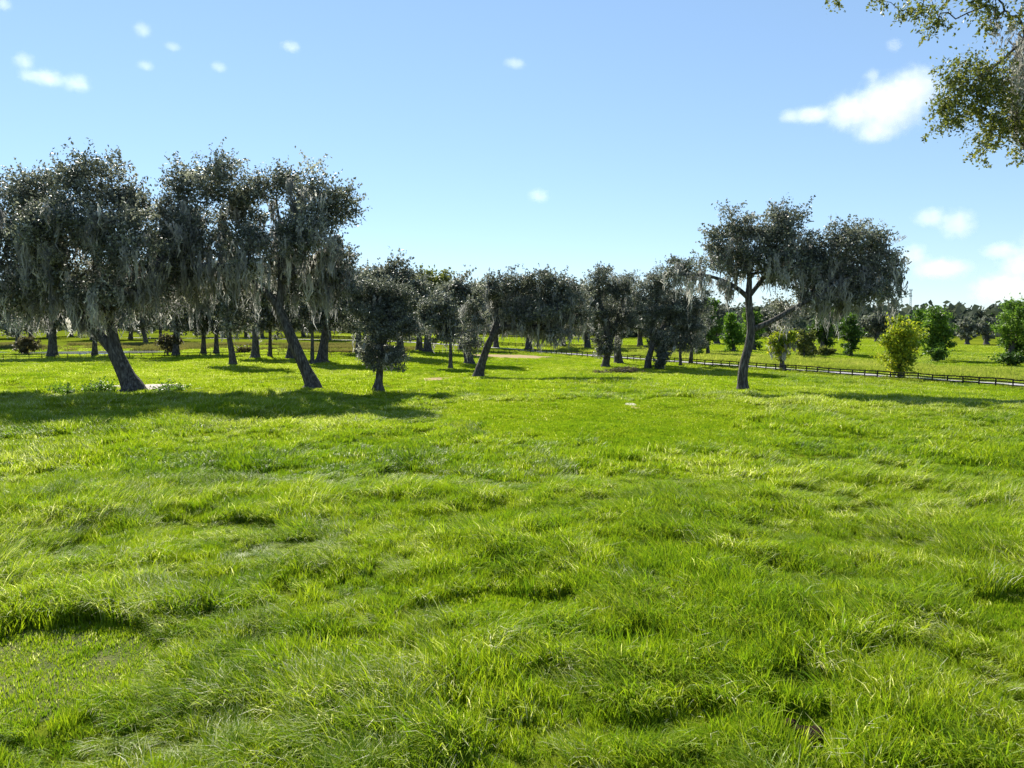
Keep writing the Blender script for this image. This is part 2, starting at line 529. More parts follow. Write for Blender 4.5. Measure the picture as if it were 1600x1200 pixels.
SHORT = [ell(*e) for e in ((60, 1045, 235, 95), (950, 655, 235, 36), (815, 948, 115, 22), (1262, 1150, 60, 40),
                           (1080, 640, 110, 22), (760, 640, 90, 14), (1590, 960, 70, 30))]
TRENCH = [ell(*e) for e in ((445, 862, 95, 16), (700, 962, 80, 14), (560, 1005, 80, 12), (785, 762, 75, 10), (1475, 730, 48, 7),
                            (1300, 722, 50, 6), (855, 694, 26, 4), (908, 691, 16, 3), (1005, 708, 45, 5), (1570, 752, 45, 9),
                            (1255, 1075, 70, 22), (105, 880, 70, 11), (1150, 852, 50, 9), (980, 905, 60, 10), (830, 845, 60, 9),
                            (640, 655, 60, 5), (1240, 735, 24, 4), (105, 683, 22, 3), (370, 770, 70, 6), (690, 1130, 60, 16),
                            (1420, 1030, 55, 16), (975, 693, 30, 4), (1565, 672, 40, 4), (260, 1180, 70, 18), (960, 1010, 70, 14))]


def emask(x, y, E, soft=.35, wob=.5):
    m = np.zeros(np.shape(x))
    w = (fbm(x, y, 2.5, 31, 2) - .5) * wob
    for (cx, cy, rx, ry) in E:
        r = np.hypot((x - cx) / rx, (y - cy) / ry) + w
        m = np.maximum(m, 1 - sstep(1 - soft, 1 + soft * .4, r))
    return m


def bare(x, y):
    m = np.zeros(np.shape(x), bool)
    for (cx, cy, rx, ry) in SANDS:
        m |= np.hypot((x - cx) / rx, (y - cy) / ry) < .85
    for (cx, cy, rx, ry) in PONDS:
        m |= np.hypot((x - cx) / rx, (y - cy) / ry) < 1.1
    return m


def grass_points(y0, y1, dens, gseed):
    g = np.random.default_rng(gseed)
    wmax = .72 * y1 + 7
    n = int(2 * wmax * (y1 - y0) * dens)
    x = g.uniform(-wmax, wmax, n); y = g.uniform(y0, y1, n)
    k = (np.abs(x) < .72 * y + 7)
    x, y = x[k], y[k]
    k = ~bare(x, y) & (dist_line(x, y, ROAD) > 2.9)
    return x[k], y[k], g


def field(name, y0, y1, dens, lib, gseed, label, sc=1.0, shortbias=0.0):
    x, y, g = grass_points(y0, y1, dens, gseed)
    thin = np.hypot((x + 10.3) / 2.8, (y - 15.1) / 2.0) + .7 * (fbm(x, y, 1.2, 23, 2) - .5)      # worn turf at the lower left
    k = (thin > 1) | (g.random(len(x)) > .14)
    x, y = x[k], y[k]
    n = len(x)
    sh = emask(x, y, SHORT); tr = emask(x, y, TRENCH, .3, .3)
    h = .55 + .75 * sstep(.30, .70, fbm(x, y, 5.0, 12, 3)) + .7 * (noise(x, y, .9, 14) - .5) + .5 * (noise(x, y, .4, 16) - .5)
    gap = sstep(.68, .80, fbm(x * .7, y * 1.5, 2.2, 61, 2))          # pockets where the sward has parted
    h = h * (1 - .65 * gap) * (1 - .55 * shortbias)
    h = h * (1 - .80 * tr)
    short = (sh > .5)
    lod = .15 + .5 * sstep(.40, .66, fbm(x, y, 2.0, 71, 3))
    th = 2 * math.pi * fbm(x, y, 14.0, 81, 2) * 1.6 + (noise(x, y, 1.1, 83) - .5) * 3.4
    idx = np.where(g.random(n) < lod, 3 + g.integers(0, 3, n), g.integers(0, 3, n))
    idx = np.where(short, 6 + g.integers(0, 3, n), idx)
    h = np.where(short, .8 + .5 * noise(x, y, .8, 15), np.maximum(h, .22))
    s = sc * g.uniform(.85, 1.2, n)
    scl = np.stack([s * np.where(short, 1, np.clip(h, .6, 1.1)), s * np.where(short, 1, np.clip(h, .6, 1.1)), s * h], 1)
    rot = np.stack([g.normal(0, .08, n), g.normal(0, .08, n), np.where(idx >= 6, g.random(n) * 6.28, np.where(idx >= 3, th + g.normal(0, .55, n), g.random(n) * 6.28))], 1)
    p = .25 + .75 * fbm(x, y, 13, 91, 3) + .45 * (noise(x, y, 1.1, 93) - .5) + .12 * g.normal(0, 1, n)
    p = p + .10 * sstep(-10, -40, x) - .07 * sstep(45, 15, y) + .16 * sstep(35, 90, y)
    p = np.where(short, p * .9 + .06, p)
    z = terrain(x, y)
    return scatter(name, np.stack([x, y, z], 1), rot, scl, idx, np.clip(p, 0, 1), lib, label, 'grass')


field('pasture_grass', 9, 34, 19, lib_near, 101, 'long lodged green pasture grass filling the foreground')
field('pasture_grass', 34, 72, 8.0, lib_mid, 102, 'bright green pasture grass in the middle of the field up to the tree shade')
field('pasture_grass', 72, 232, 2.2, lib_far, 103, 'shorter yellow green grass under and behind the oaks', 1.0, .45)

# tall weeds beyond the drive, brown reeds round the pond
WD = M['weed']
lib_weed = make_lib('weed_tuft', [tuft('weed_a', 45, 1.0, .7, 1.3, .06, .10, .25, False, 51, WD, straw=.05),
                                  tuft('weed_b', 45, 1.0, .6, 1.2, .06, .10, .3, False, 52, WD, straw=.05),
                                  tuft('weed_c', 45, 1.0, .8, 1.5, .06, .10, .35, False, 53, WD, straw=.08)])
g = np.random.default_rng(104)
x = g.uniform(15, 190, 60000); y = g.uniform(95, 330, 60000)
# signed side of the drive: keep the far side, 7 to 40 m beyond it
dl = dist_line(x, y, ROAD)
right = (x - 18) * 95 + (y - 210) * 57 > 0
k = right & (dl > 8) & (dl < 34 + 10 * noise(x, y, 20, 5)) & (x < .74 * y + 8)
k &= g.random(len(x)) < sstep(.25, .5, fbm(x, y, 10, 44))
x, y = x[k], y[k]; n = len(x)
s = g.uniform(.7, 1.15, n) * (.6 + .5 * fbm(x, y, 9, 45))
scatter('roadside_weeds', np.stack([x, y, terrain(x, y)], 1), np.stack([0 * x, 0 * x, g.random(n) * 6.28], 1), np.stack([s, s, s * 1.0], 1),
        g.integers(0, 3, n), .2 + .8 * fbm(x, y, 8, 46), lib_weed, 'pale green tall weeds in a strip beyond the farm road', 'weeds')
x = g.uniform(-170, 190, 70000); y = g.uniform(225, 420, 70000)
k = (np.abs(x) < .74 * y + 8) & (dist_line(x, y, ROAD) > 3.6) & ((x - 18) * 95 + (y - 210) * 57 > 0) & (g.random(len(x)) < .3)
x, y = x[k], y[k]; n = len(x)
s = g.uniform(.9, 1.5, n)
scatter('meadow_grass', np.stack([x, y, terrain(x, y)], 1), np.stack([0 * x, 0 * x, g.random(n) * 6.28], 1), np.stack([s * 1.4, s * 1.4, s * .9], 1),
        g.integers(0, 3, n), .65 + .45 * fbm(x, y, 25, 47), lib_far, 'sunlit yellow green meadow grass far beyond the farm road', 'grass')
x = g.uniform(0, 100, 60000); y = g.uniform(85, 232, 60000)
k = (dist_line(x, y, FENCE_R) < .35 + .9 * noise(x, y, 4, 6)) & (g.random(len(x)) < sstep(.3, .6, fbm(x, y, 7, 66)))
x, y = x[k], y[k]; n = len(x)
s = g.uniform(.3, .6, n)
scatter('fence_weeds', np.stack([x, y, terrain(x, y)], 1), np.stack([0 * x, 0 * x, g.random(n) * 6.28], 1), np.stack([s, s, s], 1),
        g.integers(0, 3, n), .1 + .6 * fbm(x, y, 8, 46), lib_weed, 'rank weeds growing along the foot of the near board fence', 'weeds')
RD = M['reed']
lib_reed = make_lib('reed_tuft', [tuft('reed_a', 40, 1.0, .6, 1.2, .06, .10, .25, False, 55, RD), tuft('reed_b', 40, 1.0, .5, 1.1, .06, .1, .35, False, 56, RD)])
x = g.uniform(-190, -30, 26000); y = g.uniform(172, 250, 26000)
inp = np.min([np.hypot((x - q[0]) / q[2], (y - q[1]) / q[3]) for q in PONDS], axis=0)
k = (inp > 1) & (y > np.where(x < -85, 199, 190)) & (np.abs(x) < .74 * y + 8) & (g.random(len(x)) < sstep(.45, .62, fbm(x, y, 12, 48)))
x, y = x[k], y[k]; n = len(x)
s = g.uniform(.7, 1.2, n)
scatter('pond_reeds', np.stack([x, y, terrain(x, y)], 1), np.stack([0 * x, 0 * x, g.random(n) * 6.28], 1), np.stack([s, s, s], 1),
        g.integers(0, 2, n), .2 + .8 * fbm(x, y, 8, 49), lib_reed, 'brown reeds and rank growth round the pond', 'reeds')

# ------------------------------------------------------------------ fences
POST = box_mesh('fence_post', .17, .17, 1.8, .012)
POST_T = box_mesh('fence_post_thin', .11, .11, 1.5, .01)
RAIL = box_mesh('fence_rail', 1.0, .05, .19, .008)
RAIL_T = box_mesh('fence_rail_thin', 1.0, .04, .10, .008)


def fence(name, P, step, heights, post_h, mat, label, post_me, rail_me, top):
    Q = resample(P, step)
    root = obj(name, None, label=label, cat='fence')
    root.location = (Q[0][0], Q[0][1], float(terrain(*Q[0])))
    inv = Vector(root.location)
    if not post_me.materials: post_me.materials.append(mat)
    if not rail_me.materials: rail_me.materials.append(mat)
    g = np.random.default_rng(int(abs(P[0][0])) + 3)
    Z = terrain(Q[:, 0], Q[:, 1])
    hl = 1.8 if post_me is POST else 1.5
    for k, (x, y) in enumerate(Q):
        o = obj('post', post_me, None, root)
        j = k if k < len(Q) - 1 else k - 1
        a = math.atan2(Q[j + 1][1] - Q[j][1], Q[j + 1][0] - Q[j][0])
        o.location = Vector((x, y, Z[k] + top - hl / 2 + g.normal(0, .015))) - inv
        o.rotation_euler = (g.normal(0, .03), g.normal(0, .02), a)
        if k < len(Q) - 1:
            p0 = Vector((x, y, Z[k])); p1 = Vector((Q[k + 1][0], Q[k + 1][1], Z[k + 1]))
            d = p1 - p0
            for h in heights:
                r = obj('rail', rail_me, None, root)
                nrm = Vector((-d.y, d.x, 0)).normalized() * .1
                off = g.normal(0, .025)
                r.location = (p0 + p1) / 2 + Vector((0, 0, h + off)) + nrm - inv
                r.rotation_euler = (0, -math.atan2(d.z, math.hypot(d.x, d.y)) + g.normal(0, .009), a)
                r.scale = (d.length * 1.0, 1, 1)
    return root


fence('board_fence', FENCE_R, 2.44, (1.34, .92, .48), 1.3, M['fence'], 'black board fence running along the near side of the farm road on the right', POST, RAIL, 1.45)
fence('rail_fence', FENCE_L, 2.44, (1.12, .55), 1.2, M['fence'], 'dark rail fence behind the oaks on the left, in front of the pond', POST_T, RAIL_T, 1.2)
POST2 = POST.copy(); RAIL2 = RAIL.copy()
fence('board_fence', FENCE_F, 2.9, (1.3, .95, .6, .25), 1.4, M['fence'], 'far black board fence on the other side of the farm road', POST2, RAIL2, 1.4)

# ------------------------------------------------------------------ trees
def tubes(nodes, parent, rad, flare_root=True, seed=0):
    """rings along chains of a skeleton; returns V, F(quads)"""
    g = np.random.default_rng(seed)
    n = len(nodes)
    ch = [[] for _ in range(n)]
    for k in range(1, n): ch[parent[k]].append(k)
    chains = []; stack = [(0, None)]
    while stack:
        s, frm = stack.pop()
        c = [frm, s] if frm is not None else [s]
        k = s
        while ch[k]:
            kids = sorted(ch[k], key=lambda q: -rad[q])
            for q in kids[1:]: stack.append((q, k))
            k = kids[0]; c.append(k)
        if len(c) > 1: chains.append(c)
    V = []; F = []
    for ci, c in enumerate(chains):
        P = np.array([nodes[k] for k in c]); r = np.array([rad[k] for k in c])
        if c[0] != 0: r[0] = min(r[0], r[1] * 1.25)
        ns = 12 if r.max() > .25 else (6 if r.max() > .06 else 4)
        if r.max() > .2:      # refine thick limbs so that they bend smoothly
            m = len(P); tt = np.linspace(0, m - 1, (m - 1) * 3 + 1)
            Pn = np.stack([np.interp(tt, np.arange(m), P[:, a]) for a in range(3)], 1)
            for _ in range(2): Pn[1:-1] = .25 * Pn[:-2] + .5 * Pn[1:-1] + .25 * Pn[2:]
            P = Pn; r = np.interp(tt, np.arange(m), r)
        T = np.gradient(P, axis=0); T /= np.linalg.norm(T, axis=1)[:, None] + 1e-9
        base = len(V)
        u = np.cross(T[0], [.3, 1, .2]); u /= np.linalg.norm(u)
        for k in range(len(P)):
            u = u - T[k] * (u @ T[k]); u /= np.linalg.norm(u) + 1e-9
            w = np.cross(T[k], u)
            for j in range(ns):
                a = 2 * math.pi * j / ns
                rr = r[k]
                if ns == 12:
                    rr *= 1 + .16 * (float(noise(math.cos(a) * 1.6 + 5 + ci, math.sin(a) * 1.6 + 5 + P[k][2] * .35, 1.0, 3)) - .5) * 2
                V.append(P[k] + (u * math.cos(a) + w * math.sin(a)) * rr)
        for k in range(len(P) - 1):
            for j in range(ns):
                b = base + k * ns
                F.append((b + j, b + (j + 1) % ns, b + ns + (j + 1) % ns, b + ns + j))
    return np.array(V), F


def leaves_np(C, U, W, tint, wid=.55):
    """rhombs: centres C, long axis U, side axis W"""
    n = len(C)
    V = np.empty((n, 4, 3), np.float32)
    V[:, 0] = C - U * .5; V[:, 1] = C + W * .5 * wid; V[:, 2] = C + U * .5; V[:, 3] = C - W * .5 * wid
    F = np.arange(n * 4, dtype=np.int32).reshape(-1, 4)
    return V.reshape(-1, 3), F, tint


def unit(g, n):
    v = g.normal(0, 1, (n, 3)); return v / np.linalg.norm(v, axis=1)[:, None]


def make_leaves(g, centres, rc, per, size, droop=0.0, flat=.62, sprigs=.35, tbias=0.0, topz=None):
    n = len(centres)
    cnt = g.poisson(per, n)
    ci = np.repeat(np.arange(n), cnt); m = len(ci)
    C = centres[ci]; rr = rc[ci]
    off = unit(g, m) * (g.random(m) ** .45)[:, None]; off[:, 2] *= flat
    # sprigs: leaves strung along twigs that stick out of the clump
    ns = 5
    sd = unit(g, n * ns).reshape(n, ns, 3); sd[..., 2] = np.abs(sd[..., 2]) * .9 - droop; sd /= np.linalg.norm(sd, axis=2)[..., None]
    is_s = g.random(m) < sprigs
    q = sd[ci, g.integers(0, ns, m)] * g.uniform(.5, 1.5, m)[:, None] + g.normal(0, .07, (m, 3))
    off = np.where(is_s[:, None], q, off)
    P = C + off * rr[:, None]
    U = unit(g, m); A = unit(g, m)
    W = np.cross(U, A); W /= np.linalg.norm(W, axis=1)[:, None] + 1e-9
    s = size * g.uniform(.6, 1.35, m)
    pad = g.normal(0, .13, n)[ci]                      # whole pads differ, too
    t = np.clip(.43 + pad + .2 * g.normal(0, 1, m) + .25 * (noise(P[:, 0], P[:, 2] + P[:, 1], 2.3, 3) - .5) + tbias, 0, 1)
    return P, U * s[:, None], W * s[:, None], t


def make_moss(g, pts, length, nst, width, zmin=-1e9):
    """tangled pointed beards hanging under each point"""
    V = []; F = []; T = []
    for p in pts:
        k = max(4, int(g.normal(nst, nst * .3)))
        L0 = length * g.uniform(.3, 1.1) * (1.35 if g.random() < .15 else 1)
        t0 = np.clip(g.normal(.45, .2), 0, 1)
        spread = g.uniform(.10, .34) * (length / 2) ** .5
        for _ in range(k):
            ox, oy = g.normal(0, spread, 2)
            q = min(1.0, math.hypot(ox, oy) / (spread * 2.0))
            L = L0 * (1 - .6 * q) * g.uniform(.5, 1.05)
            x, y = p[0] + ox, p[1] + oy
            z = p[2] + g.uniform(-.15, .35)
            L = min(L, max(.35, z - zmin - g.exponential(.5)))
            a = g.random() * math.pi; w = width * g.uniform(.4, 1.6)
            b = len(V); wob = .11 * min(L, 1.5)
            for s, ww in enumerate((.5, 1.0, .85, .55, .06)):
                f = s / 4
                cx, cy = x - ox * .55 * f + g.normal(0, wob) * (s > 0), y - oy * .55 * f + g.normal(0, wob) * (s > 0)
                a += g.normal(0, .5)
                wx, wy = math.cos(a) * w / 2 * ww, math.sin(a) * w / 2 * ww
                V.append((cx - wx, cy - wy, z - L * f)); V.append((cx + wx, cy + wy, z - L * f + g.normal(0, .04)))
            t = np.clip(t0 + g.normal(0, .18), 0, 1)
            for s in range(4):
                q_ = b + 2 * s; F.append((q_, q_ + 1, q_ + 3, q_ + 2)); T.append(t)
    return V, F, T


def grow(trunk, limbs, centres, g, tip=.035, power=.46):
    """trunk: list of (xyz, radius); limbs: lists of (xyz, radius) that start near the trunk; centres: leaf clumps to reach"""
    nodes = [np.array(p, float) for p, r in trunk]; par = [0] + list(range(len(trunk) - 1)); fix = {k: r for k, (p, r) in enumerate(trunk)}
    for L in limbs:
        p0 = np.array(L[0][0]); k = int(np.argmin([np.linalg.norm(q - p0) for q in nodes])); prev = k
        for p, r in (L[1:] if np.linalg.norm(nodes[k] - p0) < 1.2 else L):
            nodes.append(np.array(p, float)); par.append(prev); prev = len(nodes) - 1; fix[prev] = r
    lo = 1 if len(trunk) > 2 else 0
    start = len(trunk) // 2
    ok = np.array([k >= start or k >= len(trunk) for k in range(len(nodes))])
    A = np.array(nodes); okl = list(ok)
    hub = A[ok].mean(0)
    order = np.argsort(np.linalg.norm(centres - hub, axis=1))
    cap = len(nodes) + len(centres) * 3
    B = np.zeros((cap, 3)); B[:len(nodes)] = A; OK = np.zeros(cap, bool); OK[:len(nodes)] = ok; n = len(nodes)
    par = par + [0] * (cap - n)
    for c in centres[order]:
        d = np.linalg.norm(B[:n] - c, axis=1) + np.maximum(B[:n, 2] - c[2], 0) * .8
        d[~OK[:n]] = 1e9
        k = int(np.argmin(d)); p0 = B[k]; v = c - p0; L = np.linalg.norm(v)
        steps = 2 if L < 3 else 3
        prev = k
        for s in range(1, steps + 1):
            f = s / steps
            q = p0 + v * f + g.normal(0, .07, 3) * L * (s < steps) + np.array([0, 0, .12 * L * math.sin(math.pi * f)])
            if n >= cap:
                break
            B[n] = q; par[n] = prev; OK[n] = True; prev = n; n += 1
    B = B[:n]; par = par[:n]
    cnt = np.zeros(n); 
    kids = np.zeros(n, int)
    for k in range(1, n): kids[par[k]] += 1
    cnt[kids == 0] = 1
    for k in range(n - 1, 0, -1):
        if par[k] < k: cnt[par[k]] += cnt[k]
    rad = tip * np.maximum(cnt, 1) ** power
    for k, r in fix.items(): rad[k] = max(r, .02)
    for k in range(1, n):
        rad[k] = min(rad[k], rad[par[k]] * .95) if k not in fix else rad[k]
    return B, par, rad


def sample_blobs(g, blobs, spacing, Y, fill=.55):
    """blobs in picture coordinates at depth Y: (cx, cy, rx, ry, dy, [depth radius]) -> clump centres (world)"""
    s = Y / FPX
    out = []
    for bl in blobs:
        cx, cy, rx, ry, dy = bl[:5]
        c = at(cx, cy, Y + dy); a, b = rx * s, ry * s
        dz = bl[5] if len(bl) > 5 else .75 * a
        n = max(2, int(4.19 * a * b * dz * fill / spacing ** 3) + 1)
        v = unit(g, n) * (g.random(n) ** (1 / 2.4))[:, None]
        out.append(c + v * np.array([a, dz, b]) * .92)
    return np.concatenate(out)


NTREE = [0]


def tree(name, label, base, trunk, limbs, blobs, leaf='oak', spacing=1.35, per=90, lsize=.26, moss=0, moss_len=2.0, moss_n=9, moss_w=.13,
         cat='tree', group=None, seed=None, bark='bark', droop=0.0, flat=.6, sprigs=.28, rc=.9, Y=None, tip=.035, tbias=0.0, limb_moss=1.0, fill=.55, moss_min=1.8, lower=0):
    NTREE[0] += 1
    g = np.random.default_rng(seed if seed is not None else 1000 + NTREE[0])
    b = ground(*base) if Y is None else np.array([at(base[0], base[1], Y)[0], Y, float(terrain(at(base[0], base[1], Y)[0], Y))])
    Y = b[1]; s = Y / FPX
    root = obj(name, None, label=label, cat=cat, group=group); root.location = b
    T = [(b + np.array([0, 0, -.5]), trunk[0][2] * s * 2.1), (b + np.array([0, 0, .12]), trunk[0][2] * s * 1.45), (b + np.array([0, 0, .6]), trunk[0][2] * s * 1.08)]
    for q in trunk[1:]:
        T.append((at(q[0], q[1], Y + (q[3] if len(q) > 3 else 0)), q[2] * s))
    LB = [[(at(q[0], q[1], Y + (q[3] if len(q) > 3 else 0)), q[2] * s) for q in L] for L in limbs]
    blobs = [(q[0], q[1] + (lower if q[1] < 335 else 0), *q[2:]) for q in blobs]
    C = sample_blobs(g, blobs, spacing, Y, fill)
    B, par, rad = grow(T, LB, C, g, tip)
    Vt, Ft = tubes(B - b, par, rad, seed=NTREE[0])
    obj('trunk', mesh_np('trunk', Vt, Ft, 4, smooth=True), M[bark], root)
    rcs = g.uniform(.75, 1.25, len(C)) * spacing * rc
    P, U, W, t = make_leaves(g, C, rcs, per, lsize, droop, flat, sprigs, tbias)
    V, F, t = leaves_np(P - b, U, W, t)
    obj('crown', mesh_np('crown', V, F, 4, t), M[leaf], root)
    if moss:
        low = np.argsort(C[:, 2] + .25 * C[:, 1] + g.normal(0, 1.6, len(C)))
        k = min(int(len(C) * .62), int(moss * .7))
        pts = list(C[low[:k]] + g.normal(0, .5, (k, 3)) * spacing)
        o_ = np.argsort(C[:, 2] + g.normal(0, 1.5, len(C)))[:max(4, int(len(C) * .55))]; o_ = o_[g.integers(0, len(o_), int(moss * .3))]; u_ = unit(g, len(o_)); u_[:, 2] = -np.abs(u_[:, 2]) * .6
        pts += list(C[o_] + u_ * spacing * .95)           # beards on the outside of the pads
        if len(LB):
            for _ in range(int(moss * .3 * limb_moss)):
                l = LB[g.integers(0, len(LB))]; j = g.integers(min(1, len(l) - 2), len(l) - 1); f = g.random()
                pts.append(l[j][0] * (1 - f) + l[j + 1][0] * f + g.normal(0, .25, 3) + np.array([0, 0, -.15]))
        else:
            pts += list(C[g.integers(0, len(C), int(moss * .3))])
        gz = b[2] + 5.2 if moss > 300 else b[2] + 2.2
        pts = [p for p in pts if p[2] > gz]
        V, F, t = make_moss(g, pts, moss_len, moss_n, moss_w, b[2] + moss_min)
        obj('moss', mesh_np('moss', np.array(V) - b, F, 4, t), M['moss'], root)
    return root


# --- the two great oaks on the left
tree('live_oak', 'huge mossy live oak at the left edge with a thick forked leaning trunk', (207, 612),
     [(207, 612, 14.5), (198, 590, 12.5), (187, 566, 11.5), (178, 548, 11)],
     [[(178, 548, 10), (160, 528, 7.5), (140, 507, 6.5), (118, 480, 7), (95, 440, 6, -2), (70, 395, 5, -3), (50, 350, 4)],
      [(178, 548, 10), (176, 520, 8), (168, 492, 7), (165, 455, 7, 1), (175, 410, 6, 2), (190, 360, 5), (200, 310, 3)],
      [(168, 492, 7), (200, 460, 5, -2), (235, 430, 4, -3), (255, 400, 3)],
      [(118, 480, 6), (70, 465, 5, 2), (25, 455, 4, 3), (-20, 430, 3)]],
     [(60, 300, 62, 52, 3), (140, 283, 60, 48, 0), (215, 300, 45, 46, 2), (100, 365, 75, 55, -4), (190, 380, 65, 52, -5), (20, 390, 65, 60, 0),
      (110, 440, 85, 38, 0), (215, 435, 55, 42, 0), (262, 375, 35, 62, 3), (-30, 320, 55, 70, 4), (20, 455, 55, 35, 0), (170, 260, 40, 24, 0), (95, 268, 30, 24, 2), (165, 462, 60, 26, -3), (60, 478, 50, 22, 2), (250, 470, 40, 22, 2), (25, 270, 32, 24, 2)],
     spacing=1.75, per=260, lsize=.31, rc=.95, sprigs=.34, fill=.75, moss=480, moss_len=4.2, moss_n=14, moss_w=.16, seed=1, moss_min=5.6, lower=15)
tree('live_oak', 'tall mossy live oak leaning left, its bare trunk left of the small bushy oak', (488, 607),
     [(488, 607, 10), (478, 580, 8.7), (465, 550, 8.2), (450, 515, 8), (437, 485, 7.6), (428, 468, 7)],
     [[(428, 468, 5.5), (405, 450, 5), (375, 430, 4.3, -1), (350, 415, 3.8, -2), (325, 412, 3.2, -2), (302, 418, 2.5, -3)],
      [(437, 480, 5.5), (440, 440, 5), (438, 405, 4.2, 1), (450, 385, 3.6, 1), (436, 350, 2.4, 2), (432, 310, 1.6, 2)],
      [(440, 430, 5), (462, 430, 4), (490, 410, 3.5, -2), (520, 380, 3, -3)],
      [(450, 385, 4), (458, 340, 3.2, 0), (470, 300, 2.5)],
      [(375, 430, 5), (360, 380, 4, 3), (345, 330, 3, 4)]],
     [(290, 290, 44, 44, 2), (345, 275, 48, 38, 0), (375, 320, 40, 50, 3), (462, 268, 40, 30, 2), (510, 300, 42, 44, -1), (536, 350, 28, 55, 0), (480, 360, 45, 50, -3),
      (310, 370, 48, 48, 0), (520, 415, 40, 45, 1), (285, 425, 36, 36, 0), (385, 385, 35, 40, -3), (455, 420, 40, 30, 3), (330, 425, 40, 25, 2), (270, 330, 34, 40, 2), (405, 300, 26, 34, 2), (535, 455, 26, 30, 2), (480, 455, 40, 22, 2), (300, 455, 36, 20, 3), (415, 275, 26, 26, 1), (418, 375, 24, 26, 2), (250, 395, 26, 40, 1)],
     spacing=1.6, per=240, lsize=.31, rc=.95, sprigs=.34, fill=.9, moss=480, moss_len=4.4, moss_n=14, moss_w=.16, seed=2, moss_min=5.2, lower=13)
# --- small bushy oak
tree('young_oak', 'small dark bushy oak with a short straight trunk in front of the grove', (591, 612),
     [(591, 612, 7), (592, 595, 5.5), (594, 570, 5), (596, 540, 4)],
     [[(596, 540, 4), (590, 500, 3.5), (585, 460, 3)], [(596, 540, 4), (612, 505, 3, 1), (625, 470, 2.5, 2)]],
     [(598, 555, 40, 26, 0), (575, 550, 20, 22, 2), (600, 505, 50, 32, 0), (590, 465, 45, 32, 1), (625, 480, 36, 34, 1), (560, 480, 28, 34, 2), (640, 515, 22, 26, 0), (620, 565, 22, 18, -1)],
     spacing=1.0, per=330, lsize=.20, rc=.95, moss=60, moss_len=1.6, moss_n=8, seed=3, sprigs=.3)
# --- bent oak in the middle
tree('live_oak', 'mossy live oak in the middle bending over to the right on a slanting trunk', (748, 590),
     [(748, 590, 7.5), (752, 570, 6.2), (759, 548, 5.6), (769, 524, 5.2)],
     [[(769, 524, 6.5), (788, 510, 6), (815, 512, 5.5, -1), (840, 514, 5, -2), (865, 505, 4), (890, 490, 3)],
      [(775, 518, 5), (782, 490, 4.5, 1), (775, 460, 4, 1), (762, 440, 3)],
      [(788, 510, 5), (825, 485, 4, 2), (855, 460, 3, 2)]],
     [(772, 450, 32, 22, 0), (805, 455, 40, 28, 1), (850, 450, 42, 30, 0), (888, 470, 36, 32, 0), (905, 500, 24, 26, 1), (845, 490, 56, 24, -1), (870, 520, 40, 14, 0), (745, 500, 24, 34, -1), (740, 535, 20, 20, -1), (800, 485, 30, 16, 1)],
     spacing=1.4, per=215, lsize=.32, rc=.95, sprigs=.34, fill=.62, moss=360, moss_len=4.0, moss_n=11, moss_w=.16, seed=4)
# --- pair of trees right of the middle
tree('live_oak', 'ragged grey oak pair member with a skirt of shoots at its split base', (946, 573),
     [(946, 573, 5.5), (948, 560, 5), (952, 540, 4.5), (950, 500, 4)],
     [[(952, 540, 4), (940, 490, 3), (935, 450, 2.5)], [(952, 540, 4), (965, 500, 3, 1), (975, 460, 2.5, 1)]],
     [(940, 440, 26, 24, 0), (968, 455, 26, 26, 0), (935, 490, 30, 30, 1), (970, 500, 28, 30, 0), (948, 535, 24, 20, 0), (938, 552, 14, 14, -1), (920, 465, 20, 26, 1)],
     spacing=1.5, per=190, lsize=.36, rc=.95, moss=110, moss_len=2.4, moss_n=8, moss_w=.18, seed=5, sprigs=.35)
tree('live_oak', 'grey oak with a dark straight trunk just behind the ragged pair, near the fence', (966, 568),
     [(966, 568, 6), (965, 550, 5), (965, 525, 4.5), (968, 490, 4)],
     [[(965, 525, 4), (985, 490, 3), (992, 455, 2)]],
     [(985, 450, 18, 26, 0), (978, 490, 24, 30, 0), (945, 425, 16, 14, 0), (962, 460, 22, 26, 2)],
     spacing=1.5, per=170, lsize=.36, rc=.95, moss=70, moss_len=2.4, moss_n=8, moss_w=.18, seed=6, sprigs=.35)
tree('live_oak', 'mossy oak with a curved dark trunk beside a leafy bush, left of the lone oak', (1012, 577),
     [(1012, 577, 5), (1013, 562, 4.5), (1018, 545, 4.5), (1026, 525, 4)],
     [[(1018, 545, 4), (1020, 500, 3.5), (1030, 450, 3)], [(1026, 525, 4), (1050, 490, 3, 1), (1075, 460, 2.5, 1)]],
     [(1035, 440, 28, 26, 0), (1075, 430, 24, 22, 1), (1020, 490, 28, 30, 0), (1060, 480, 38, 36, 0), (1085, 520, 24, 30, 1), (1045, 530, 40, 24, 0), (1060, 415, 22, 16, 0), (1005, 460, 20, 24, 1), (1095, 470, 22, 26, 0)],
     spacing=1.4, per=190, lsize=.34, rc=.95, moss=150, moss_len=2.4, moss_n=9, moss_w=.17, seed=7, sprigs=.3)
tree('slender_oak', 'thin straight trunked oak sapling standing close to the fence', (1063, 572),
     [(1063, 572, 2.2), (1063, 555, 2), (1062, 535, 1.8)], [], [(1062, 515, 18, 20, 0), (1064, 492, 14, 16, 0)], spacing=1.4, per=130, lsize=.34, seed=8)
tree('slender_oak', 'second thin trunked oak by the fence, with dark drooping leaf sprays', (1079, 570),
     [(1079, 570, 3), (1080, 555, 2.6), (1082, 535, 2.4)], [], [(1090, 530, 26, 16, 0), (1080, 505, 22, 22, 0), (1100, 500, 16, 24, 1)], spacing=1.5, per=140, lsize=.34, moss=20, seed=9)
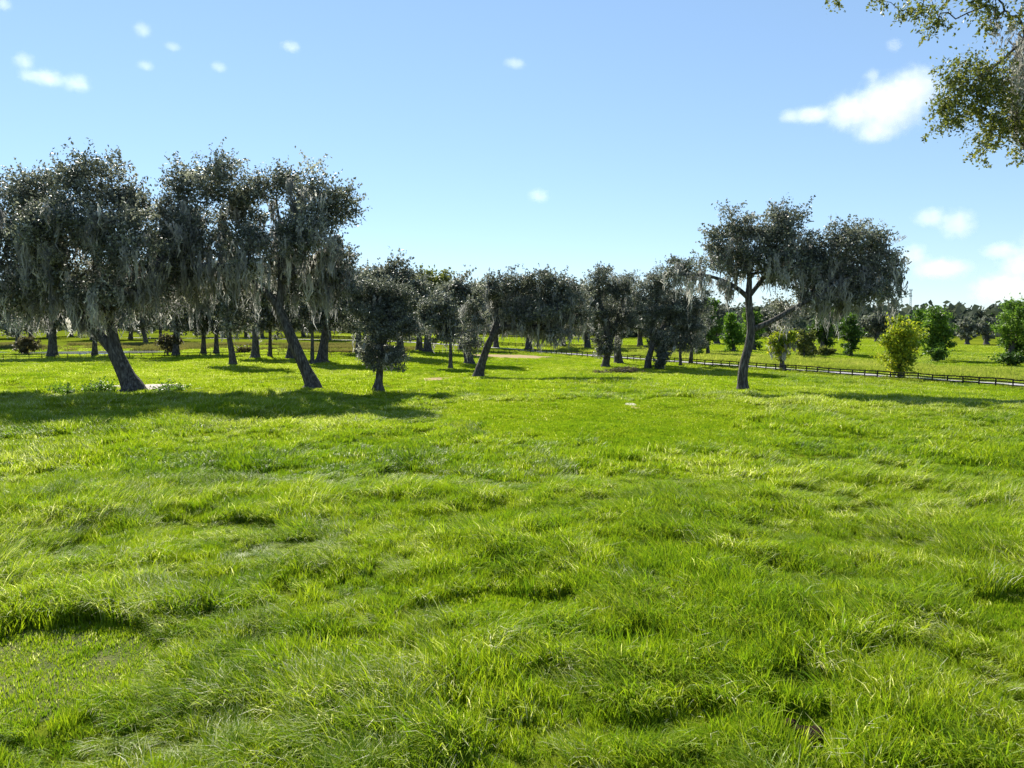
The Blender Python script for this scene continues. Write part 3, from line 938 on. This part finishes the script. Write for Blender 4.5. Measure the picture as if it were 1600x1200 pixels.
# --- lone oak on the right
tree('live_oak', 'lone spreading mossy live oak on the right with a bare bent trunk', (1160, 610),
     [(1160, 610, 7.4), (1160, 588, 6.8), (1163, 565, 6.6), (1171, 540, 7), (1175, 515, 6.4), (1172, 490, 5.8), (1169, 465, 5.4)],
     [[(1168, 465, 4), (1150, 448, 3.2), (1125, 436, 2.6, -1), (1095, 428, 2, -2), (1060, 430, 1.4, -2)],
      [(1168, 465, 4.5), (1172, 430, 3.8), (1165, 395, 2.8, 1), (1150, 365, 1.8, 2)],
      [(1172, 450, 4), (1200, 425, 3.2, 1), (1225, 395, 2.4, 1), (1240, 360, 1.6)],
      [(1176, 525, 4.4), (1200, 505, 4, -1), (1230, 488, 3.7, -1), (1258, 472, 3.3, -2), (1295, 450, 2.8, -2), (1335, 430, 2.2, -2), (1370, 415, 1.4)],
      [(1258, 472, 2.6), (1290, 420, 2.2, 1), (1320, 395, 1.5, 1)]],
     [(1125, 375, 34, 32, 0), (1170, 355, 34, 26, 1), (1225, 360, 40, 32, 0), (1265, 385, 26, 36, 1), (1115, 410, 26, 22, -1), (1165, 405, 45, 34, 0), (1225, 415, 48, 30, -1), (1062, 430, 24, 20, -2),
      (1330, 385, 46, 32, 0), (1375, 405, 34, 44, 0), (1320, 425, 55, 34, 1), (1380, 455, 30, 22, -1), (1330, 462, 50, 18, 0), (1290, 440, 34, 24, 2), (1215, 490, 30, 18, 2), (1255, 470, 24, 14, -1), (1275, 415, 30, 30, 0), (1200, 375, 34, 34, 0), (1280, 475, 30, 16, 0), (1145, 345, 30, 16, 0), (1230, 338, 40, 14, 1), (1345, 365, 34, 16, 1), (1290, 398, 30, 30, 0), (1300, 372, 22, 18, 1), (1262, 440, 34, 24, 0), (1245, 395, 26, 30, 2)],
     spacing=1.45, per=210, lsize=.29, rc=.95, sprigs=.34, fill=.75, moss=520, moss_len=3.4, moss_n=13, moss_w=.14, seed=10, moss_min=5.0)


# --- simple trees of the background: base, trunk half-width px, crown box
def simple(name, label, base, tw, box, leaf='oak', moss=30, nb=7, lean=0, group=None, shape='oak', den=1.0, seed=None, spacing=None, mlen=None, tbias=0.0):
    b = ground(*base); s = b[1] / FPX
    x0, x1, y0, y1 = box
    cx, w, h = (x0 + x1) / 2, (x1 - x0) / 2, (y1 - y0)
    g = np.random.default_rng(seed or int(base[0] * 7 + base[1]))
    bl = []
    for k in range(nb):
        f = (k + .5) / nb
        if shape == 'oak':        # broad dome
            a = math.pi * f
            bl.append((cx - w * .62 * math.cos(a) + g.normal(0, .06) * w, y0 + h * (.62 - .32 * math.sin(a)) + g.normal(0, .04) * h, w * g.uniform(.34, .46), h * g.uniform(.24, .32), g.normal(0, .25) * w * s))
        else:                     # egg, wider low down
            v = .10 + .82 * f
            ww = w * (math.sin(math.pi * min(1, (v * .80 + .10))) ** .8)
            bl.append((cx + g.normal(0, .3) * ww * .6, y0 + h * v, ww * .72, h * .16, g.normal(0, .2) * w * s))
    if shape == 'oak':
        bl.append((cx, y0 + h * .52, w * .6, h * .34, 0))
        bl.append((cx + lean * .3, y0 + h * .80, w * .5, h * .2, 0))
    area = w * h * 2 * s * s
    sp = spacing or max(.9, math.sqrt(area) / 7.5)
    ls = max(.20, b[1] / 736 * 2.7)
    per = den * 3.2 * area / (.2 * ls * ls) / max(8, sum(max(2, int(4.19 * q[2] * q[3] * s * s * .75 * q[2] * s * .55 / sp ** 3) + 1) for q in bl)) * 1.2
    ty = y1 - .25 * h
    tr = [(base[0], base[1], tw), (base[0] + lean * .3, base[1] * .6 + ty * .4, tw * .8), (base[0] + lean, ty, tw * .7), (cx, y0 + h * .5, tw * .45)]
    return tree(name, label, base, tr, [], bl, leaf, sp, per, ls, moss, mlen or max(1.5, h * s * .22), 8, max(.13, b[1] / 736 * .9), group=group, seed=seed, tbias=tbias,
                sprigs=.28 if shape == 'oak' else .2)


GO = 'mossy oaks of the grove on the left'
simple('live_oak', 'forked mossy oak behind the fence left of the huge leaning oak', (82, 558), 7, (0, 165, 410, 520), moss=70, group=GO)
simple('live_oak', 'straight trunked oak at the fence seen just left of the huge leaning trunk', (148, 556), 4, (95, 215, 425, 515), moss=40, group=GO)
simple('live_oak', 'distant oak at the left picture edge beyond the pond', (28, 543), 4, (-40, 75, 435, 528), moss=40, group=GO)
simple('live_oak', 'distant leaning oak in the meadow right of the huge oak trunk', (228, 538), 3.5, (182, 268, 440, 525), moss=40, lean=-8, group=GO)
simple('live_oak', 'stout mossy oak on the fence line beside the brown shrub', (275, 556), 5, (222, 335, 425, 522), moss=60, group=GO)
simple('live_oak', 'left one of two close oak trunks on the fence line', (318, 554), 4, (285, 345, 440, 528), moss=35, group=GO)
simple('live_oak', 'right one of two close oak trunks on the fence line', (338, 554), 4, (315, 372, 445, 528), moss=35, group=GO)
simple('live_oak', 'mid-sized oak in the sun with a slim leaning trunk between the two great oaks', (364, 571), 5, (308, 440, 395, 525), moss=60, lean=-12, group=GO)
simple('live_oak', 'stout flared oak trunk left of the thin straight one in the grove', (399, 560), 6, (362, 445, 420, 525), moss=50, group=GO)
simple('live_oak', 'thin straight trunk left of the great leaning oak in the grove', (422, 559), 3, (400, 462, 430, 528), moss=30, group=GO)
simple('live_oak', 'oak half hidden behind the tall leaning oak trunk', (453, 560), 5, (425, 500, 420, 525), moss=40, lean=6, group=GO)
simple('live_oak', 'broad oak right of the tall leaning trunk, with a low limb reaching right', (503, 567), 8, (468, 598, 398, 525), moss=70, lean=10, group=GO)
simple('live_oak', 'slim pale trunked oak close behind the tall leaning trunk', (488, 569), 3, (462, 515, 440, 525), moss=25, group=GO)
GC = 'oaks of the grove in the middle'
simple('live_oak', 'tall oak whose crown rises directly behind the small bushy oak', (625, 556), 6, (560, 682, 398, 522), moss=60, group=GC)
simple('live_oak', 'olive crowned oak rising behind the gap right of the bushy oak', (668, 550), 6, (625, 722, 412, 520), 'oak_warm', moss=50, group=GC)
simple('live_oak', 'oak with a trunk bending left, just behind the bent oak', (733, 568), 6.5, (678, 775, 428, 530), moss=70, lean=-16, group=GC)
simple('live_oak', 'dark low oak with a slender straight trunk and long hanging moss', (704, 577), 3.2, (648, 732, 452, 545), moss=110, group=GC, mlen=4.0)
simple('live_oak', 'distant oak seen behind the bent oak, near the road', (880, 545), 4, (845, 930, 440, 525), moss=40, group=GC)
simple('live_oak', 'distant oak behind the two ragged oaks, across the road', (1000, 541), 4, (960, 1045, 455, 525), moss=40, group=GC)
simple('live_oak', 'distant oak filling the gap left of the bent oak', (775, 543), 4, (735, 815, 440, 525), moss=30, group=GC)
simple('live_oak', 'dim oak between the broad oak and the small bushy oak', (560, 553), 5, (515, 612, 415, 528), moss=40, group=GC)
simple('live_oak', 'dim oak filling the gap between the bushy oak and the slender trunk', (655, 548), 5, (600, 705, 418, 528), moss=40, group=GC)
simple('live_oak', 'dim oak behind the slanting trunk of the bent oak', (722, 546), 5, (680, 768, 430, 528), moss=40, group=GC)
simple('live_oak', 'dim oak behind the arching crown of the bent oak', (826, 546), 5, (775, 880, 438, 526), moss=50, group=GC)
simple('live_oak', 'dim oak in the gap between the bent oak and the ragged oaks', (918, 546), 5, (872, 962, 445, 528), moss=50, group=GC)
simple('live_oak', 'dim oak behind the curved trunk and its bush', (1048, 547), 5, (1000, 1102, 448, 530), moss=40, group=GC)
GR = 'trees beyond the farm road'
simple('sweetgum', 'dark green leafy tree left of the lime green tree', (1106, 556), 3, (1076, 1128, 462, 556), 'gum', 0, 7, shape='egg', group=GR, tbias=-.1)
simple('sweetgum', 'lime green sunlit tree just left of the lone oak trunk', (1146, 549), 3, (1122, 1172, 490, 552), 'lime', 0, 7, shape='egg', group=GR)
simple('sweetgum', 'mid green tree directly behind the lone oak trunk', (1178, 547), 3, (1150, 1200, 478, 548), 'gum', 0, 7, shape='egg', group=GR)
simple('live_oak', 'grey far oak above the lime green tree', (1120, 537), 4, (1085, 1160, 472, 530), moss=0, group=GR)
simple('live_oak', 'hazy far oak seen low between the lone oak trunk and the mossy roadside tree', (1205, 536), 4, (1170, 1245, 478, 530), moss=0, group=GR)
simple('roadside_oak', 'small roadside tree draped in moss with yellow leaves on its left side', (1222, 578), 4, (1196, 1246, 505, 566), 'yellow', 90, 6, group=GR, mlen=2.4)
simple('roadside_oak', 'round dark small tree on a thin stem right of the moss draped roadside tree', (1256, 562), 2, (1236, 1278, 515, 560), 'oak_warm', 10, 6, group=GR)
simple('sweetgum', 'dark cone shaped tree under the right arm of the lone oak', (1285, 553), 4, (1262, 1314, 472, 548), 'gum', 0, 8, shape='egg', group=GR, tbias=-.3)
simple('sweetgum', 'smaller dark tree right of the cone shaped one', (1328, 557), 3.5, (1303, 1354, 488, 552), 'gum', 10, 7, shape='egg', group=GR, tbias=-.3)
simple('live_oak', 'grey far oak left of the yellow tree at the meadow edge', (1371, 534), 4, (1342, 1402, 486, 529), moss=0, group=GR)
simple('yellow_tree', 'yellow leaved round tree standing at the board fence', (1406, 591), 3.2, (1366, 1447, 494, 588), 'yellow', 0, 10, shape='egg', group=GR)
simple('sweetgum', 'bright green tree showing above and behind the yellow tree', (1432, 547), 3, (1408, 1458, 483, 545), 'lime', 0, 8, shape='egg', group=GR, tbias=-.15)
simple('sweetgum', 'dense green tree right of the yellow tree, alone in the meadow', (1468, 563), 5, (1432, 1503, 480, 562), 'gum', 0, 9, shape='egg', group=GR)
simple('live_oak', 'left one of two dark oaks at the far meadow edge', (1511, 538), 3, (1493, 1528, 492, 533), moss=8, group=GR)
simple('live_oak', 'right one of two dark oaks at the far meadow edge', (1541, 538), 3.5, (1524, 1562, 492, 533), moss=8, group=GR)
simple('sweetgum', 'large green leafy tree cut by the right picture edge', (1580, 568), 6, (1548, 1640, 464, 568), 'gum', 0, 10, shape='egg', group=GR)
# shrubs
GS = 'shrubs at the field margins'
simple('shrub', 'twiggy brown shrub left of the stout oak on the fence line', (262, 556), 1.2, (242, 285, 522, 550), 'brown', 0, 6, group=GS)
simple('shrub', 'dark brown shrub by the pond under the far left oak', (40, 554), 1.5, (20, 62, 522, 556), 'brown', 0, 6, group=GS)
simple('shrub', 'bushy dark shrub hugging the trunk of the curved mossy oak', (1036, 578), 1.5, (1020, 1054, 535, 580), 'oak', 0, 6, shape='egg', group=GS)
simple('shrub', 'small bush at the foot of the cone shaped tree', (1292, 556), 1, (1272, 1308, 540, 558), 'oak_warm', 0, 5, group=GS)
simple('shrub', 'low bush left of the dark cone shaped tree, at the weeds', (1268, 557), 1, (1244, 1278, 545, 560), 'oak_warm', 0, 5, group=GS)
simple('shrub', 'skirt of dark shoots at the foot of the dense green meadow tree', (1462, 566), 1, (1448, 1482, 542, 567), 'gum', 0, 5, group=GS, tbias=-.2)
simple('shrub', 'reddish shrub by the pond reeds behind the slim leaning oak', (378, 552), 1, (366, 396, 540, 555), 'brown', 0, 5, group=GS)
simple('shrub', 'dark shoots at the foot of the large tree on the right edge', (1575, 572), 1, (1555, 1610, 548, 573), 'gum', 0, 5, group=GS, tbias=-.3)

GW = 'leafy weeds at the foot of the huge leaning oak'
simple('leafy_weed', 'dark leafy weeds right of the huge leaning trunk, before the sand patch', (268, 612), .6, (238, 292, 604, 616), 'gum', 0, 7, group=GW, tbias=-.1)
simple('leafy_weed', 'leafy weeds close to the left foot of the huge leaning trunk', (160, 611), .6, (130, 186, 601, 615), 'gum', 0, 7, group=GW)
simple('leafy_weed', 'leafy weeds in the shade furthest left of the huge leaning trunk', (95, 615), .6, (66, 124, 607, 620), 'gum', 0, 6, group=GW)

# --- far oaks standing one behind another: copies of three models
def proto_oak(seed, leafm):
    g = np.random.default_rng(seed)
    sp = 2.2
    bl = []
    for k in range(8):
        a = math.pi * (k + .5) / 8
        bl.append(np.array([-6.5 * math.cos(a) + g.normal(0, .6), g.normal(0, 3), 7.5 + 4.5 * math.sin(a) + g.normal(0, .6)]))
    bl.append(np.array([0, 0, 8.]))
    C = np.concatenate([q + unit(g, 9) * (g.random(9) ** .4)[:, None] * np.array([3.4, 3.4, 2.6]) for q in bl])
    T = [(np.array([0, 0, -.4]), .9), (np.array([0, 0, .4]), .62), (np.array([.3, 0, 3.]), .5), (np.array([.2, .1, 6.]), .4)]
    B, par, rad = grow(T, [], C, g, .05)
    Vt, Ft = tubes(B, par, rad, seed=seed)
    tm = mesh_np('trunk', Vt, Ft, 4, smooth=True); tm.materials.append(M['bark'])
    P, U, W, t = make_leaves(g, C, np.full(len(C), sp), 80, 1.1, 0, .62, .4)
    V, F, t = leaves_np(P, U, W, t)
    cm = mesh_np('crown', V, F, 4, t); cm.materials.append(leafm)
    V, F, t = make_moss(g, C[np.argsort(C[:, 2])][:40], 3.0, 6, .35)
    mm = mesh_np('moss', V, F, 4, t); mm.materials.append(M['moss'])
    return tm, cm, mm


protos = [proto_oak(301, M['oak_far']), proto_oak(302, M['oak_far']), proto_oak(303, M['oak_far'])]
gf = np.random.default_rng(77)
far_spots = []
for k in range(15):
    far_spots.append((-20 + k * 45 + gf.normal(0, 9), gf.uniform(525, 533)))
for k in range(7):
    far_spots.append((690 + k * 48 + gf.normal(0, 9), gf.uniform(523, 529)))
for k in range(10):
    far_spots.append((1040 + k * 58 + gf.normal(0, 9), gf.uniform(522, 526)))
ORD = ['first', 'second', 'third', 'fourth', 'fifth', 'sixth', 'seventh', 'eighth', 'ninth', 'tenth', 'eleventh', 'twelfth', 'thirteenth', 'fourteenth', 'fifteenth']


def far_label(k):
    for n0, n1, where in ((0, 15, 'behind the left grove'), (15, 22, 'behind the bent oak'), (22, 32, 'beyond the right meadow')):
        if n0 <= k < n1:
            return 'dim distant oak, %s from left in the belt %s' % (ORD[k - n0], where)


for k, (px, py) in enumerate(far_spots):
    b = ground(px, py)
    tm, cm, mm = protos[k % 3]
    root = obj('distant_oak', None, label=far_label(k), cat='tree', group='distant oaks of the tree belt')
    root.location = b; root.rotation_euler = (0, 0, gf.random() * 6.28)
    sc = gf.uniform(1.05, 1.45); root.scale = (sc * 1.1, sc * 1.1, sc)
    obj('trunk', tm, None, root); obj('crown', cm, None, root); obj('moss', mm, None, root)

# --- far wood along the horizon: one mass
g = np.random.default_rng(55)
n = 3000
a = g.uniform(-.80, .80, n); dist = np.where(a > .12, g.uniform(400, 1000, n), g.uniform(480, 1000, n))
wx, wy = dist * np.tan(a), dist
wz = terrain(wx, wy)
hgt = g.uniform(13, 24, n) + 5 * noise(wx, wy, 90, 9)
C = np.stack([wx, wy, wz + hgt * .62], 1)
Cl = np.concatenate([C, C + np.stack([g.normal(0, 3, n), g.normal(0, 3, n), -hgt * .30], 1), C + np.stack([g.normal(0, 3, n), g.normal(0, 3, n), -hgt * .52], 1)])
P, U, W, t = make_leaves(g, Cl, np.full(len(Cl), 5.5), 9, 4.5, 0, .7, .15)
V, F, t = leaves_np(P, U, W, t, .7)
obj('far_wood', mesh_np('far_wood', V, F, 4, t), M['oak_far'], label='dark far-off wood along the horizon', cat='wood', kind='stuff')

# --- tree standing right of the camera, its boughs hanging into the top right corner
def near_tree():
    g = np.random.default_rng(91)
    b = np.array([15.5, 14.5, float(terrain(15.5, 14.5))])
    root = obj('live_oak', None, label='nearby oak whose leafy drooping boughs hang in at the top right corner', cat='tree'); root.location = b
    Y = 13.0
    T = [(b + [0, 0, -.4], .85), (b + [0, 0, .4], .62), (b + [.1, 0, 3], .5), (b + [-.1, .2, 6.5], .45)]
    LB = [[(b + [-.1, .2, 6.5], .3), (b + [-1.6, -.2, 8.8], .22), (b + [-3.2, -.6, 10.6], .15), (b + [-4.6, -1.0, 11.9], .09), at(1640, 20, Y) is not None and (at(1640, 15, 13.6), .06)],
          [(b + [-.1, .2, 6.5], .28), (b + [1.5, .5, 9], .2), (b + [3, 1, 11], .12)],
          [(b + [-.1, .2, 6.5], .28), (b + [2.0, -.8, 10], .2), (b + [3.2, -1.8, 12.5], .1)],
          [(at(1640, 15, 13.6), .05), (at(1602, 60, 13.2), .03), (at(1570, 90, 13.0), .022), (at(1530, 120, 12.9), .014)],
          [(at(1640, 15, 13.6), .05), (at(1560, -25, 13.3), .035), (at(1490, -35, 13.1), .025), (at(1420, -30, 13.0), .015)],
          [(at(1640, 15, 13.6), .05), (at(1625, 100, 13.4), .03), (at(1600, 160, 13.3), .02)]]
    # fine boughs in view
    bl = [(1500, 125, 42, 45), (1545, 105, 40, 30), (1530, 160, 50, 38), (1480, 165, 26, 30), (1570, 185, 28, 34), (1535, 205, 22, 22), (1592, 225, 12, 34), (1535, 222, 10, 20), (1470, 190, 12, 20), (1560, 140, 30, 40), (1600, 150, 25, 50),
          (1430, 5, 32, 18), (1462, 25, 18, 22), (1525, 12, 30, 20), (1560, 22, 26, 18), (1590, 15, 20, 16), (1305, -8, 10, 10), (1380, -14, 20, 12), (1640, 60, 40, 60), (1650, 170, 40, 70), (1640, -20, 60, 40), (1520, -50, 80, 40)]
    C = []
    for cx, cy, rx, ry in bl:
        n = int(max(3, rx * ry / 55))
        v = unit(g, n) * (g.random(n) ** .5)[:, None]
        c = at(cx, cy, Y); s = Y / FPX
        C.append(c + v * np.array([rx * s, .35, ry * s]))
    C = np.concatenate(C)
    rest = np.concatenate([b + q + unit(g, 26) * (g.random(26) ** .4)[:, None] * np.array([3, 3, 2.2]) for q in
                           ([4, 1, 11.5], [3.2, -3, 13], [5, -2, 10], [6.5, 1, 11.5], [4, -4.5, 12], [5, 0, 14])])
    B, par, rad = grow(T, LB, np.concatenate([C, rest]), g, .006, .42)
    Vt, Ft = tubes(B - b, par, rad, seed=5)
    obj('trunk', mesh_np('trunk', Vt, Ft, 4, smooth=True), M['bark'], root)
    P1, U1, W1, t1 = make_leaves(g, C, np.full(len(C), .19), 58, .060, 1.5, 1.4, .72, .08)
    P2, U2, W2, t2 = make_leaves(g, rest, np.full(len(rest), .9), 90, .2)
    V, F, t = leaves_np(np.concatenate([P1, P2]) - b, np.concatenate([U1, U2]), np.concatenate([W1, W2]), np.concatenate([t1, t2]), .5)
    obj('crown', mesh_np('crown', V, F, 4, t), M['oak_warm'], root)
    pts = [at(g.uniform(1588, 1612), g.uniform(70, 200), 13.2 + g.normal(0, .2)) for _ in range(30)] + [at(1562, 45, 13.0), at(1566, 52, 13.0)]
    V, F, t = make_moss(g, pts, .75, 26, .016)
    obj('moss', mesh_np('moss', np.array(V) - b, F, 4, t), M['moss'], root)


near_tree()

# ------------------------------------------------------------------ small things
def brush_pile():
    b = ground(965, 583)
    root = obj('brush_pile', None, label='low pile of cut branches and dead leaves lying in the grass', cat='brush pile'); root.location = b
    g = np.random.default_rng(8)
    V = []; F = []
    for k in range(46):
        c = np.array([g.normal(1.0, 1.9), g.normal(0, .8), g.uniform(.15, .8)])
        a = g.random() * 6.28; L = g.uniform(1.2, 3.2); d = np.array([math.cos(a), math.sin(a), g.normal(0, .2)]) * L / 2
        v, f = tubes(np.array([c - d, c + d * .1 + g.normal(0, .1, 3), c + d]), [0, 0, 1], np.array([.06, .05, .02]))
        F += [tuple(q + len(V) for q in ff) for ff in f]; V += list(v)
    obj('branches', mesh_np('branches', np.array(V), F, 4), M['twig'], root)
    C = np.stack([np.r_[g.normal(1.4, 1.6, 40), g.normal(-3.5, 1.2, 14)], g.normal(0, .7, 54), np.r_[g.uniform(.2, 1.0, 40), g.uniform(.1, .4, 14)]], 1)
    P, U, W, t = make_leaves(g, C, np.full(len(C), .45), 22, .3)
    P[:, 2] = np.maximum(P[:, 2], .05)
    V, F, t = leaves_np(P, U, W, t)
    obj('dead_leaves', mesh_np('dead_leaves', V, F, 4, t), M['brown'], root)


brush_pile()


def dung(px, py, r, label):
    b = ground(px, py)
    g = np.random.default_rng(int(px))
    bm = bmesh.new()
    for k in range(9):
        m4 = Matrix.Translation((g.normal(0, r * .45), g.normal(0, r * .4), r * .22 + abs(g.normal(0, r * .2)))) @ Matrix.Diagonal((g.uniform(.3, .5) * r, g.uniform(.3, .5) * r, g.uniform(.18, .32) * r, 1))
        bmesh.ops.create_icosphere(bm, subdivisions=2, radius=1, matrix=m4)
    for v in bm.verts:
        v.co += Vector(g.normal(0, r * .035, 3))
    me = bpy.data.meshes.new('dung_heap'); bm.to_mesh(me); bm.free()
    o = obj('dung_heap', me, M['dung'], loc=b, label=label, cat='dung')
    SANDS.append((b[0], b[1], r, r))


dung(1262, 1150, .30, 'dark crumbly dung heap in the grass at the lower right')


def radio_mast():
    Y = 1500.0
    b = at(1421, 499, Y); b[2] = float(terrain(b[0], Y))
    root = obj('radio_mast', None, label='faint lattice radio mast on the horizon above the far wood', cat='mast'); root.location = b
    H = at(1421, 453, Y)[2] - b[2]
    def bar(p, q, r):
        v, f = tubes(np.array([p, q]), [0, 0], np.array([r, r])); return v, f
    V = []; F = []
    def add(p, q, r):
        v, f = bar(np.array(p, float), np.array(q, float), r)
        nonlocal V, F
        F += [tuple(k + len(V) for k in ff) for ff in f]; V += list(v)
    w = 2.0; cs = [(-w, -w), (w, -w), (0, w)]
    for c in cs: add((*c, 0), (c[0] * .6, c[1] * .6, H), .35)
    n = 18
    for k in range(n):
        f0, f1 = 1 - .4 * k / n, 1 - .4 * (k + 1) / n
        for j in range(3):
            p, q = cs[j], cs[(j + 1) % 3]
            add((p[0] * f0, p[1] * f0, H * k / n), (q[0] * f1, q[1] * f1, H * (k + 1) / n), .2)
    obj('lattice', mesh_np('lattice', np.array(V), F, 4), M['steel'], root)
    V = []; F = []
    for z in (.80, .97):
        for j in range(6):
            a = j * math.pi / 3; p = (2.6 * math.cos(a), 2.6 * math.sin(a), H * z)
            add(p, (p[0], p[1], p[2] + 4.0), .55)
    obj('antenna_panels', mesh_np('antenna_panels', np.array(V), F, 4), M['steel'], root)


radio_mast()

# ------------------------------------------------------------------ clouds: closed lumpy bodies of vapour, thinning towards their skin
def cloud_mat(ell_, dens, s):
    m, nt, out = new_mat('cloud_vapour')
    tc = nt.nodes.new('ShaderNodeTexCoord')
    n1 = nt.nodes.new('ShaderNodeTexNoise'); n1.inputs['Scale'].default_value = 1 / (11 * s); n1.inputs['Detail'].default_value = 5; n1.inputs['Roughness'].default_value = .62
    nt.links.new(tc.outputs['Object'], n1.inputs['Vector'])
    best = None
    for c, r in ell_:
        mp = nt.nodes.new('ShaderNodeMapping'); mp.vector_type = 'TEXTURE'
        mp.inputs['Location'].default_value = c; mp.inputs['Scale'].default_value = r
        nt.links.new(tc.outputs['Object'], mp.inputs[0])
        ln = nt.nodes.new('ShaderNodeVectorMath'); ln.operation = 'LENGTH'; nt.links.new(mp.outputs[0], ln.inputs[0])
        if best is None:
            best = ln.outputs['Value']
        else:
            mn = nt.nodes.new('ShaderNodeMath'); mn.operation = 'SMOOTH_MIN'; mn.inputs[2].default_value = .25
            nt.links.new(best, mn.inputs[0]); nt.links.new(ln.outputs['Value'], mn.inputs[1]); best = mn.outputs[0]
    a = nt.nodes.new('ShaderNodeMath'); a.operation = 'MULTIPLY_ADD'; a.inputs[1].default_value = 1.15; nt.links.new(n1.outputs['Fac'], a.inputs[0]); nt.links.new(best, a.inputs[2])
    mr = nt.nodes.new('ShaderNodeMapRange'); mr.interpolation_type = 'SMOOTHSTEP'
    mr.inputs['From Min'].default_value = 1.6; mr.inputs['From Max'].default_value = .75; mr.inputs['To Min'].default_value = 0; mr.inputs['To Max'].default_value = dens
    nt.links.new(a.outputs[0], mr.inputs['Value'])
    pv = nt.nodes.new('ShaderNodeVolumePrincipled')
    pv.inputs['Color'].default_value = (.95, .92, .885, 1)
    pv.inputs['Anisotropy'].default_value = .3
    nt.links.new(mr.outputs[0], pv.inputs['Density'])
    nt.links.new(pv.outputs[0], out.inputs['Volume'])
    return m


def cloud(label, blobs, Y=2200.0, dens=.009, seed=0):
    s = Y / FPX
    c0 = at(blobs[0][0], blobs[0][1], Y)
    bm = bmesh.new(); E = []
    for cx, cy, rx, ry in blobs:
        c = at(cx, cy, Y) - c0; r = (rx * s * 1.05, rx * s * .8, ry * s * 1.05)
        E.append((tuple(c), r))
        bmesh.ops.create_icosphere(bm, subdivisions=3, radius=1.0, matrix=Matrix.Translation(c) @ Matrix.Diagonal((r[0] * 1.06, r[1] * 1.06, r[2] * 1.06, 1)))
    me = bpy.data.meshes.new('cloud'); bm.to_mesh(me); bm.free()
    o = obj('cloud', me, None, label=label, cat='cloud', group='clouds'); o.location = c0
    rm = o.modifiers.new('remesh', 'REMESH'); rm.mode = 'VOXEL'; rm.voxel_size = min(min(b[2], b[3]) for b in blobs) * s * .26
    dg = bpy.context.evaluated_depsgraph_get()
    nm = bpy.data.meshes.new_from_object(o.evaluated_get(dg))
    o.modifiers.clear(); o.data = nm
    nm.materials.clear(); nm.materials.append(cloud_mat(E, dens, s))
    return o


cloud('largest bright white cloud beside the overhanging boughs', [(1390, 165, 62, 48), (1330, 175, 45, 32), (1270, 180, 40, 14), (1235, 182, 22, 12), (1430, 140, 45, 40), (1370, 205, 40, 20), (1363, 118, 14, 12)], seed=1)
cloud('tiny round puff above the largest cloud', [(1397, 71, 15, 12)], dens=.006, seed=2)
cloud('soft white cloud low on the right above the board fence meadow', [(1455, 340, 30, 18), (1497, 350, 32, 26)], dens=.008, seed=3)
cloud('pale cloud bank just right of the lone oak crown', [(1428, 400, 26, 22), (1470, 420, 52, 20)], dens=.008, seed=4)
cloud('pale cloud bank cut by the right picture edge', [(1565, 392, 34, 16), (1600, 415, 42, 32), (1575, 452, 62, 30), (1645, 400, 55, 65)], dens=.008, seed=5)
cloud('elongated white cloud at the upper left', [(75, 122, 30, 14), (120, 130, 24, 16), (45, 118, 18, 12)], dens=.006, seed=6)
cloud('small puff left above the elongated cloud', [(38, 96, 18, 15)], dens=.006, seed=7)
cloud('small puff highest of the cluster above the left oaks', [(223, 47, 15, 14)], dens=.006, seed=8)
cloud('faint small puff right of the highest left puff', [(270, 73, 14, 8)], dens=.006, seed=9)
cloud('small puff below the highest left puff', [(228, 103, 15, 9)], dens=.006, seed=10)
cloud('small puff above the tall leaning oak', [(342, 105, 14, 10)], dens=.006, seed=11)
cloud('small puff left of centre near the top', [(455, 73, 18, 10)], dens=.006, seed=12)
cloud('small flat puff high in the centre of the sky', [(805, 99, 20, 9)], dens=.006, seed=13)
cloud('small soft puff low in the centre above the bent oak', [(842, 306, 20, 13)], dens=.006, seed=14)
cloud('puff cut by the top left corner', [(4, 6, 16, 12)], dens=.006, seed=15)
